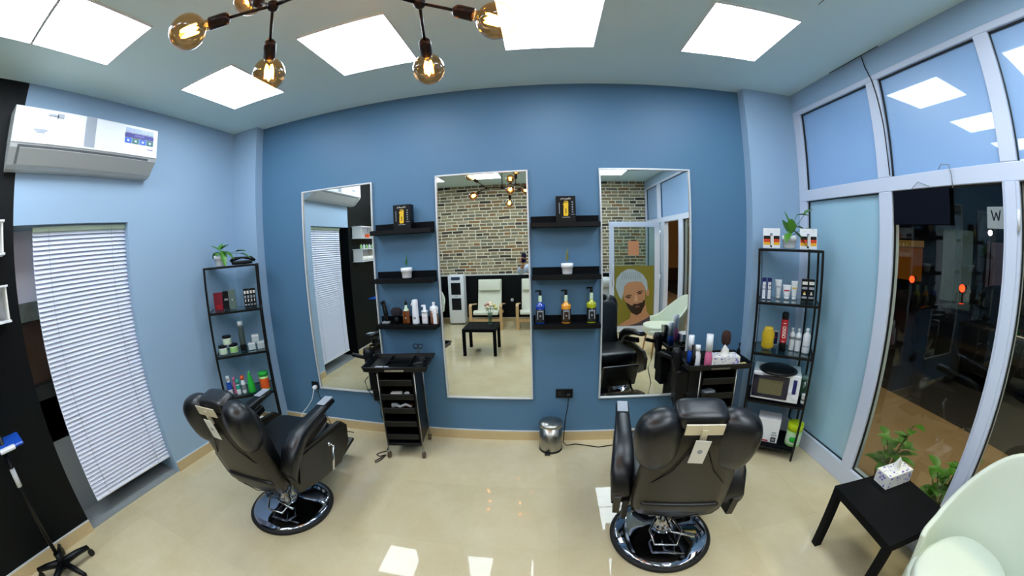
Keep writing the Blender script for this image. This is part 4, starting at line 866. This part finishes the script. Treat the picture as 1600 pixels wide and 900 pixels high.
bottle('spray_bottle', 'white blue spray bottle at the back of the right trolley', 'bottle', onT2(-.19, .02, .823), .026, .22, M['blue'], M['white'], .8, .55)
bottle('cream_pump', 'white capped pump bottle at the left of the right trolley tray', 'bottle', onT2(-.17, -.09, .823), .026, .17, M['white'], M['white'], .7, .25)
bsh = thing('round_brush', 'dark brown round hair brush behind the tissue box on the right trolley', 'brush', onT2(.13, .05, .823))
MB().cyl((0, 0, 0), (.0, 0, .12), .011).build('brush_handle', M['black'], bsh); MB().pad((0, 0, .18), (.04, .035, .065), .8, n=18).build('bristles', mat('brown_bristles', (58, 34, 26), .9, bump=.8, bscale=160), bsh)
o = MB().tube([(0, 0, 0), (.02, .01, .08), (.01, .02, .17)], [.02, .022, .015], 10).build('clipper', M['black']); at(o, onT2(-.215, -.10, .823)); tag(o, 'black clipper standing at the left edge of the right trolley tray', 'clipper')
o = MB().tube([(0, 0, 0), (.0, .01, .09), (.0, .0, .15)], [.014, .016, .012], 10).build('trimmer', M['black']); at(o, onT2(.225, -.02, .823)); tag(o, 'black trimmer standing at the right edge of the right trolley tray', 'trimmer')
o = MB().box((0, 0, .012), (.07, .035, .022), ch=.006).build('yellow_clip', mat('pale_yellow_clip', (226, 206, 140), .4)); at(o, onT2(.21, -.13, .823), .3); tag(o, 'pale yellow clip on the right corner of the right trolley tray', 'clip')
o = MB().box((0, 0, .02), (.11, .07, .04), ch=.008, r=rot(0, 0, .3)).build('cotton_packet', M['silver_label']); at(o, onT2(-.04, -.08, .569)); tag(o, 'pale packet in an upper drawer of the right trolley', 'packet')
o = MB().box((0, 0, .02), (.16, .09, .03), ch=.006).build('folded_cloth', mat('pale_blue_cloth', (176, 196, 214), .8)); at(o, onT2(-.06, -.09, .443), .2); tag(o, 'folded pale blue cloth in the middle drawer of the right trolley', 'cloth')

# ------------------------------------------------------------------ bin, sockets, cables
bn = thing('pedal_bin', 'small brushed steel pedal bin against the accent wall', 'bin', (.936, -.14, 0))
MB().lathe([(0, .012), (.098, .012), (.1, .02), (.1, .245), (0, .245)], n=40).build('bin_body', M['steel'], bn); MB().lathe([(.101, .243), (.104, .25), (.104, .262), (.10, .268), (.05, .285), (0, .29)], n=40).build('lid', M['steel'], bn)
MB().lathe([(0, 0), (.103, 0), (.103, .016), (.1, .018)], n=40).build('base_ring', M['black'], bn); MB().box((-.03, -.115, .014), (.045, .04, .012), ch=.003).build('pedal', M['black'], bn)
def socket(loc, w_, lab):
    t = thing('wall_socket', lab, 'socket', loc); B((0, -.005, 0), (w_, .01, .085), ch=.002).build('socket_plate', M['black'], t)
    for x in ((-.04, .04) if w_ > .1 else (0,)):
        s = MB()
        for a, b in ((0, .014), (-.011, -.01), (.011, -.01)): s.box((x+a, -.0105, b), (.005, .002, .008))
        s.box((x, -.0102, 0), (.032, .001, .04)); s.build('outlet', M['gasket'], t)
    return t
socket((1.055, 0, .475), .15, 'black double wall socket above the pedal bin'); socket((-1.445, 0, .445), .086, 'black wall socket at the bottom left corner of the left mirror')
o = thing('plug_with_cable', 'black plug and cable from the double socket running over the floor', 'cable', (0, 0, 0))
MB().box((1.09, -.035, .47), (.045, .045, .04), ch=.008).build('plug', M['black'], o)
MB().tube([(1.09, -.05, .455), (1.085, -.06, .38), (1.065, -.055, .25), (1.055, -.06, .12), (1.05, -.08, .02), (1.08, -.11, .006), (1.16, -.09, .006), (1.24, -.11, .006), (1.36, -.15, .006), (1.5, -.12, .006), (1.7, -.16, .006), (1.95, -.2, .006)], .0045, 8).build('cable', M['black'], o)
o = thing('plug_with_cable', 'white plug and white cable at the left socket', 'cable', (0, 0, 0))
MB().pad((-1.435, -.03, .435), (.022, .028, .02), .7).build('plug', M['white'], o)
MB().tube([(-1.435, -.05, .43), (-1.44, -.07, .38), (-1.46, -.08, .32), (-1.52, -.10, .24), (-1.58, -.12, .18), (-1.66, -.16, .06), (-1.75, -.25, .006)], .004, 8).build('cable', M['white'], o)
o = MB().tube([(-1.415, -.015, .42), (-1.40, -.03, .36), (-1.375, -.03, .26), (-1.36, -.03, .15), (-1.30, -.05, .03), (-1.2, -.08, .006), (-1.0, -.1, .006)], .0035, 8).build('cable', M['black']); tag(o, 'thin black cable dropping from the left socket along the wall', 'cable')
o = MB().tube([(-.69, -.17, .66), (-.72, -.19, .62), (-.71, -.17, .52), (-.65, -.16, .43), (-.62, -.13, .36), (-.64, -.13, .27), (-.61, -.14, .18), (-.545, -.24, .10), (-.52, -.30, .03), (-.52, -.35, .008), (-.57, -.38, .008), (-.59, -.42, .008), (-.55, -.44, .008), (-.51, -.41, .008), (-.53, -.46, .008), (-.56, -.52, .008), (-.545, -.54, .008), (-.52, -.50, .008), (-.505, -.44, .008), (-.50, -.41, .008)], .0042, 8).build('dryer_cable', M['black']); tag(o, 'black hair dryer cable looping down beside the left trolley to the floor', 'cable')
o = MB().tube([(1.93, -.36, .66), (1.90, -.37, .56), (1.94, -.36, .4), (1.91, -.35, .25), (1.93, -.36, .02)], .0042, 8).build('dryer_cable', M['black']); tag(o, 'black hair dryer cable hanging beside the right trolley', 'cable')

# ------------------------------------------------------------------ equipment stand at bottom left
sd = thing('equipment_stand', 'black five-wheeled equipment stand by the black wall', 'stand', (-1.99, -2.74, 0))
for k in range(5):
    a = math.radians(20+72*k); x, y = math.cos(a)*.255, math.sin(a)*.255
    MB().tube([(0, 0, .10), (x*.6, y*.6, .09), (x, y, .075)], [.03, .024, .018], 8).build('base_arm', M['black'], sd)
    MB().cyl((x-.01*math.sin(a), y+.01*math.cos(a), .026), (x+.012*math.sin(a), y-.012*math.cos(a), .026), .026, n=16).cyl((x, y, .04), (x, y, .075), .009).build('caster', M['rubber'], sd)
MB().cyl((0, 0, .06), (0, 0, .18), .028).cyl((0, 0, .18), (0, 0, 1.0), .018).build('pole', M['black'], sd)
MB().cyl((0, 0, .68), (0, 0, .80), .0205).build('pole_sleeve', M['white'], sd, 'white pole sleeve')
B((-.02, 0, .94), (.24, .30, .018), ch=.006).build('tray', M['blue'], sd, 'blue and silver tray'); B((.12, .02, .948), (.05, .12, .02), ch=.005).build('tray_clip', M['white'], sd)
MB().cyl((-.05, -.03, .95), (-.05, -.03, 1.16), .03, .022).build('upright_holder', M['black'], sd); MB().pad((-.04, .04, 1.22), (.06, .05, .045), .8).build('lamp_head', M['steel'], sd)

# ------------------------------------------------------------------ white cube shelves on the black wall
def cube_shelf(y0, y1, z0, z1, lab):
    t = thing('floating_shelf', lab, 'shelf', (XL, (y0+y1)/2, z0), 0, 'white floating shelves on the black wall'); w_ = abs(y1-y0); h = z1-z0; d_ = .19
    m = MB().box((d_/2, 0, .006), (d_+.02, w_+.02, .012)).box((d_/2, 0, h-.006), (d_+.02, w_+.02, .012)); m.build('shelf_board', M['white'], t)
    B((.006, 0, h/2), (.012, w_, h-.024)).build('back_board', M['white'], t)
    for s in (-1, 1): B((d_/2, s*(w_/2-.006), h/2), (d_, .012, h-.024)).build('side_board', M['paper'], t)
    return t
cube_shelf(-2.43, -2.98, 1.985, 2.19, 'upper white floating shelf on the black wall'); cube_shelf(-2.43, -2.98, 1.59, 1.81, 'lower white floating shelf on the black wall')
B((0, 0, .03), (.06, .07, .06), ch=.002).build('orange_box', M['orange']); o = bpy.data.objects['orange_box']; at(o, (XL+.15, -2.70, 1.999)); tag(o, 'small orange red box in the upper white floating shelf', 'box')
for k in range(5):
    o = MB().lathe([(0, 0), (.02, 0), (.022, .05), (.012, .06), (.012, .075), (0, .075)], n=14).build('small_bottle', M['white'] if k % 2 else M['lightgreen']); at(o, (XL+.12, -2.52-.1*k, 1.811)); tag(o, ['pale green', 'white', 'pale green', 'white', 'pale green'][k]+' small bottle on the lower white shelf, %s from the blind' % ('first', 'second', 'third', 'fourth', 'fifth')[k], 'bottle', 'small bottles on the lower white shelf')
tw = MB()
for k in range(6): tw.pad((.10, -.2+k*.08, .042), (.07, .042, .038), .7, n=16, m=8)
o = tw.build('rolled_towels', M['paper']); at(o, (XL, -2.75, 1.604)); o['kind'] = 'stuff'; tag(o, 'white towels bunched in the lower white floating shelf', 'towels')

# ------------------------------------------------------------------ rear of the room, seen in the mirrors
def armchair(loc, lab):
    t = thing('lounge_armchair', lab, 'armchair', loc, 0, 'bentwood lounge chairs'); # faces +y
    for s in (-1, 1):
        x = s*.32; f = MB()
        pts = [(x, .30, .0), (x, .33, .25), (x, .32, .50), (x, .27, .545), (x, .0, .50), (x, -.28, .46)]
        for a, b in zip(pts[:-1], pts[1:]):
            A_, B_ = Vector(a), Vector(b); mid = (A_+B_)/2; d_ = B_-A_; ang = math.atan2(d_.z, d_.y)
            f.box(mid, (.06, d_.length+.012, .024), r=rot(ang, 0, 0), ch=.004)
        f.box((x, .02, .035), (.05, .62, .022), r=rot(math.radians(-4), 0, 0), ch=.004)
        f.build('arm_frame', M['birch'], t)
    MB().box((0, .29, .20), (.62, .022, .06), ch=.003).build('cross_rail', M['birch'], t); MB().box((0, -.2, .3), (.62, .022, .06), ch=.003).build('cross_rail', M['birch'], t)
    sm = MB(); N = 10; pts = [(.34, .38), (.25, .415), (.08, .37), (-.10, .31), (-.18, .33), (-.24, .45), (-.30, .62), (-.36, .80), (-.40, .97), (-.405, 1.0)]; vs = []; fs = []
    for k, (y, z) in enumerate(pts):
        for sx, dy, dz in ((-1, 0, 0), (1, 0, 0), (1, .02, -.05), (-1, .02, -.05)):
            tny, tnz = (0, -1) if k < 4 else (-.9, -.3)
            off_ = .0 if dz == 0 else .055
            vs.append((sx*.265, y+tny*off_, z+tnz*off_))
        if k:
            for i in range(4): fs.append(((k-1)*4+i, (k-1)*4+(i+1) % 4, k*4+(i+1) % 4, k*4+i))
    fs += [(0, 1, 2, 3), (36, 37, 38, 39)]; sm.add(vs, fs, 0, True); c_ = sm.build('cushion', M['cream'], t)
    bv = c_.modifiers.new('soft', 'BEVEL'); bv.width = .02; bv.segments = 3
    MB().box((0, -.325, .87), (.50, .05, .24), r=rot(math.radians(13), 0, 0), ch=.022, seg=3).build('head_cushion', M['cream'], t); return t
armchair((-.34, -4.46, 0), 'cream bentwood lounge chair mirrored whole in the middle mirror'); armchair((.64, -4.46, 0), 'cream bentwood lounge chair cut by the right edge of the middle mirror')
cl_ = thing('air_cooler', 'tall white air cooler with two dark panels by the stone wall', 'air cooler', (-1.085, -4.80, 0), 0)
B((0, 0, .575), (.36, .28, 1.10), ch=.018, seg=3).build('housing', M['white'], cl_); B((0, .141, .82), (.22, .006, .27), ch=.004).build('upper_grille', M['navy'] if False else M['black'], cl_); B((0, .141, .47), (.22, .006, .27), ch=.004).build('lower_grille', M['black'], cl_)
B((0, .142, 1.05), (.2, .006, .07), ch=.003).build('control_panel', mat('slate_panel', (60, 72, 96), .3), cl_); B((0, .142, .655), (.06, .004, .01)).build('badge', M['grey'], cl_); B((0, 0, .012), (.33, .25, .024)).build('foot_base', M['black'], cl_)
vs_ = thing('flower_vase', 'clear glass vase of cream and pink flowers on the black table', 'vase', (-.03, -2.80, .45))
MB().lathe([(0, .004), (.034, .004), (.034, .012), (.03, .06), (.04, .20), (.042, .20), (.034, .06), (.04, 0), (0, 0)], n=22).build('vase', M['clear'], vs_)
s = MB(); fl = MB(); l = MB(); rnd = random.Random(2)
for k in range(9):
    a = k*2.4; r_ = .02+.012*k; x, y, z = math.cos(a)*r_, math.sin(a)*r_, .36-.009*k; s.tube([(0, 0, .03), (x*.3, y*.3, .18), (x, y, z)], .002, 5)
    for q in range(3): fl.pad((x, y, z), (.034-.006*q, .034-.006*q, .022+.005*q), .8, r=rot(q*.5, q*.3, q), n=12, m=8, mi=k % 3)
    leaf(l, (x*.5, y*.5, .25), (x*1.6, y*1.6, .27), .035)
s.build('stem', M['stem'], vs_); l.build('foliage', M['leaf_dark'], vs_); fl.build('blossom', [mat('cream_petal', (236, 226, 190), .7), mat('pink_petal', (226, 178, 160), .7), mat('yellow_petal', (226, 216, 140), .7)], vs_)
socket2 = thing('wall_socket', 'white round socket on the black dado between the lounge chairs', 'socket', (.14, YB+.0, .50)); MB().cyl((0, 0, 0), (0, .012, 0), .035, n=24).build('socket_plate', M['white'], socket2); MB().cyl((0, .012, 0), (0, .014, 0), .012, n=16).build('socket_hole', M['grey'], socket2)
bs = thing('shampoo_basin', 'white shampoo basin with a black tap at the rear, mirrored beside the poster', 'basin', (2.1, -4.5, 0), math.radians(-10))
MB().pad((0, 0, .93), (.25, .24, .10), .5, fn=lambda q: Vector((q.x, q.y, q.z if q.z < .02 else q.z-.10*max(0, 1-(q.x/.2)**2-(q.y/.2)**2)))).build('bowl', M['pot'], bs)
MB().box((0, -.02, .42), (.26, .30, .84), ch=.03, seg=3).build('pedestal', M['white'], bs); MB().tube([(0, -.2, 1.0), (0, -.2, 1.10), (0, -.14, 1.13), (0, -.08, 1.09)], .012, 8).build('tap', M['black'], bs)

# poster on the open door
X0 = Matrix(((1, 0, 0, 0), (0, 0, -1, 0), (0, 1, 0, 0), (0, 0, 0, 1)))
def flat(mb, pts, layer, mi): mb.prism([(x-2.625, z) for x, z in pts], .0006, Matrix.Translation((0, .0012*layer, 0)) @ X0, mi)
pm = MB()
def blob(cx, cz, rx, rz_, n=24, a=0.): return [(cx+math.cos(q*2*PI/n)*rx*math.cos(a)-math.sin(q*2*PI/n)*rz_*math.sin(a), cz+math.cos(q*2*PI/n)*rx*math.sin(a)+math.sin(q*2*PI/n)*rz_*math.cos(a)) for q in range(n)]
flat(pm, [(2.23, .15), (3.01, .15), (3.01, 1.315), (2.23, 1.315)], 0, 0)
flat(pm, [(2.30, .15), (2.55, .30), (2.57, .55), (2.84, .62), (2.88, .42), (3.0, .28), (3.0, .15)], 1, 1)       # neck and shoulders
flat(pm, blob(2.885, .80, .035, .075, a=.1), 2, 1)                                                             # ear
flat(pm, [(2.25, .92), (2.27, 1.08), (2.36, 1.19), (2.48, 1.255), (2.60, 1.25), (2.72, 1.19), (2.80, 1.13), (2.87, 1.02), (2.885, .88), (2.86, .80), (2.82, .92), (2.76, 1.0), (2.66, 1.02), (2.50, 1.0), (2.42, .93), (2.40, .78), (2.37, .66), (2.31, .75)], 3, 2)
flat(pm, [(2.41, .95), (2.50, 1.02), (2.66, 1.04), (2.78, .99), (2.83, .88), (2.84, .72), (2.82, .55), (2.75, .42), (2.68, .385), (2.60, .42), (2.50, .53), (2.42, .68), (2.39, .80)], 2, 1)
flat(pm, [(2.83, .66), (2.84, .56), (2.76, .40), (2.68, .355), (2.58, .40), (2.49, .52), (2.45, .62), (2.53, .57), (2.58, .545), (2.62, .585), (2.68, .575), (2.74, .60), (2.78, .60), (2.80, .64)], 4, 3)
flat(pm, blob(2.69, .525, .045, .013, a=.15), 5, 4); flat(pm, [(2.61, .64), (2.645, .76), (2.67, .76), (2.69, .66), (2.70, .635), (2.65, .62)], 4, 5)
for cx, cz in ((2.51, .71), (2.735, .785)): flat(pm, blob(cx, cz, .042, .014, a=.25), 4, 3); flat(pm, [(cx-.07, cz+.012), (cx-.02, cz+.045), (cx+.06, cz+.05), (cx+.065, cz+.035), (cx, cz+.03), (cx-.065, cz-.002)], 4, 3)
for k in range(9): flat(pm, [(2.36+k*.045, 1.06+.01*k % .03), (2.40+k*.04, 1.20), (2.41+k*.04, 1.20), (2.375+k*.045, 1.05)], 5, 6)  # darker hair lines of the print
flat(pm, [(2.52, .15), (2.95, .15), (2.98, .38), (2.90, .30), (2.70, .20)], 2, 7)
po = pm.build('portrait_poster', [mat('olive_print', (126, 118, 40), .35), mat('print_skin', (184, 134, 100), .35), mat('print_grey_hair', (168, 182, 190), .35), mat('print_dark_beard', (44, 28, 22), .35), mat('print_lip', (150, 96, 80), .35), mat('print_nose', (206, 160, 128), .35), mat('print_hair_line', (142, 156, 166), .35), mat('print_shirt', (70, 60, 74), .35)]); po.location = (2.625, -3.752, 0); tag(po, 'poster of a grey haired bearded man on the open door leaf', 'poster')
nt_ = B((0, 0, 0), (.21, .003, .27)).build('notice_sheet', mat('orange_notice', (206, 140, 100), .5)); nt_.location = (2.60, -3.752, 1.65); tag(nt_, 'orange notice sheet on the glass of the open door', 'notice')

# ------------------------------------------------------------------ the person taking the picture, seen in the middle mirror
def skin_body(name, V, Eg, R_, mats, parent=None, root=0, sub=2):
    me = bpy.data.meshes.new(name); me.from_pydata(V, Eg, []); o = bpy.data.objects.new(name, me); sc.collection.objects.link(o)
    for m_ in mats: me.materials.append(m_)
    md = o.modifiers.new('skin', 'SKIN'); md.use_smooth_shade = True; md.branch_smoothing = .4; sv = me.skin_vertices[0].data if me.skin_vertices else None
    if sv is None: me.attributes; 
    for i, r_ in enumerate(R_): sv[i].radius = r_ if isinstance(r_, tuple) else (r_, r_); 
    sv[root].use_root = True
    s_ = o.modifiers.new('sub', 'SUBSURF'); s_.levels = sub; s_.render_levels = sub
    dg = bpy.context.evaluated_depsgraph_get(); ev = o.evaluated_get(dg); nm = bpy.data.meshes.new_from_object(ev)
    o.modifiers.clear(); o.data = nm
    if parent is not None: o.parent = parent
    return o
pp = thing('person', 'person in pale shirt and dark trousers raising a phone, mirrored in the middle mirror', 'person', (.93, -3.38, 0))
# joints in local metres, facing +y
J = [(0, 0, .95), (0, .0, 1.10), (0, .0, 1.28), (0, .0, 1.42), (0, .01, 1.50), (0, .03, 1.57),
     (-.10, 0, .90), (-.12, .01, .50), (-.13, 0, .09), (.10, 0, .90), (.12, .01, .50), (.13, 0, .09),
     (-.18, 0, 1.40), (-.50, .04, 1.27), (-.405, .27, 1.39), (-.40, .33, 1.43), (.18, 0, 1.40), (.34, .06, 1.20), (.22, .20, 1.40), (.19, .24, 1.46),
     (-.14, .14, .04), (.14, .14, .04)]
Ed = [(0, 1), (1, 2), (2, 3), (3, 4), (4, 5), (0, 6), (6, 7), (7, 8), (0, 9), (9, 10), (10, 11), (3, 12), (12, 13), (13, 14), (14, 15), (3, 16), (16, 17), (17, 18), (18, 19), (8, 20), (11, 21)]
Rr = [(.15, .11), (.14, .10), (.155, .11), (.13, .09), (.055, .055), (.05, .05), (.095, .095), (.062, .062), (.042, .042), (.095, .095), (.062, .062), (.042, .042), (.06, .06), (.045, .045), (.030, .030), (.026, .026), (.06, .06), (.045, .045), (.030, .030), (.026, .026), (.036, .028), (.036, .028)]
body = skin_body('body', J, Ed, Rr, [M['skin']], pp)
def hand(mirror_, wrist, d, up):
    """palm with five fingers; d = finger direction, up = back of hand"""
    d = Vector(d).normalized(); up = Vector(up); up = (up - d*up.dot(d)).normalized(); sd_ = d.cross(up)*mirror_; w0 = Vector(wrist)
    out = []
    pm_ = MB().pad(w0+d*.045, (.040, .05, .016), .7, r=Matrix((sd_, d, up)).transposed().to_4x4(), n=18, m=10)
    for k, (o_, L) in enumerate(((-.030, .070), (-.010, .080), (.010, .076), (.029, .060))):
        b = w0+d*.085+sd_*o_; pm_.tube([b-d*.02, b, b+d*L*.45-up*.012, b+d*L*.7-up*.038, b+d*L*.62-up*.058], [.009, .0092, .0085, .0078, .006], 10)
    b = w0+d*.03-sd_*.036; pm_.tube([b+sd_*.01, b-sd_*.02+d*.022-up*.008, b-sd_*.022+d*.05-up*.026, b-sd_*.012+d*.066-up*.036], [.011, .0105, .0095, .007], 10)
    return pm_
hm = hand(1, (-.40, .33, 1.43), (.1, .35, .9), (0, -.9, .3)); o = hm.build('hand', M['skin'], pp)
hm = hand(-1, (.19, .24, 1.46), (-.2, .3, .9), (0, -.9, .3)); o = hm.build('hand', M['skin'], pp)
sh_ = skin_body('shirt', [J[0], J[1], J[2], J[3], (0, .005, 1.47), J[12], J[13], (-.41, .24, 1.365), J[16], J[17], (.24, .17, 1.36)], [(0, 1), (1, 2), (2, 3), (3, 4), (3, 5), (5, 6), (6, 7), (3, 8), (8, 9), (9, 10)], [(.175, .13), (.165, .125), (.178, .13), (.15, .11), (.07, .07), .078, .068, .052, .078, .068, .052], [M['shirt']], pp)
tr_ = skin_body('trousers', [J[0], J[6], J[7], (-.13, 0, .10), J[9], J[10], (.13, 0, .10)], [(0, 1), (1, 2), (2, 3), (0, 4), (4, 5), (5, 6)], [(.165, .125), .112, .082, .062, .112, .082, .062], [M['trousers']], pp)
hd_ = MB().pad((0, .035, 1.655), (.074, .092, .112), .95, n=28, m=20, fn=lambda q: Vector((q.x*(1-.22*max(0, -q.z/.112)), q.y, q.z)))
hd_.pad((0, .13, 1.645), (.013, .018, .024), .9, n=12, m=8)
for s in (-1, 1): hd_.pad((s*.076, .03, 1.65), (.009, .02, .03), .8, n=12, m=8)
hd_.build('head', M['skin'], pp)
for s in (-1, 1):
    MB().pad((s*.03, .116, 1.665), (.013, .008, .007), .9, n=12, m=8).pad((s*.03, .1225, 1.665), (.005, .003, .005), 1, n=10, m=6, mi=1).build('eye', [M['paper'], M['hair']], pp)
    MB().box((s*.03, .122, 1.684), (.032, .008, .005), ch=.002).build('eyebrow', M['hair'], pp)
MB().pad((0, .118, 1.60), (.024, .008, .005), .8, n=12, m=6).build('mouth', mat('lips', (160, 90, 80), .5), pp)
MB().pad((0, .005, 1.70), (.082, .095, .085), .9, n=24, m=14).build('hair', M['hair'], pp)
for s in (-1, 1): MB().pad((s*.137, .08, .04), (.046, .135, .04), .6, n=18, m=10).build('shoe', M['black'], pp)
ph = thing('smartphone', 'dark phone held up by the person mirrored in the middle mirror', 'phone', (.55, -2.985, 1.50), math.radians(6))
MB().box((0, 0, .04), (.078, .009, .155), ch=.004, seg=2).build('phone_body', mat('navy_phone', (18, 20, 60), .2), ph)
MB().cyl((-.022, .005, .10), (-.022, .0065, .10), .007, n=12).cyl((-.022, .005, .08), (-.022, .0065, .08), .007, n=12).build('camera_lens', M['black'], ph)
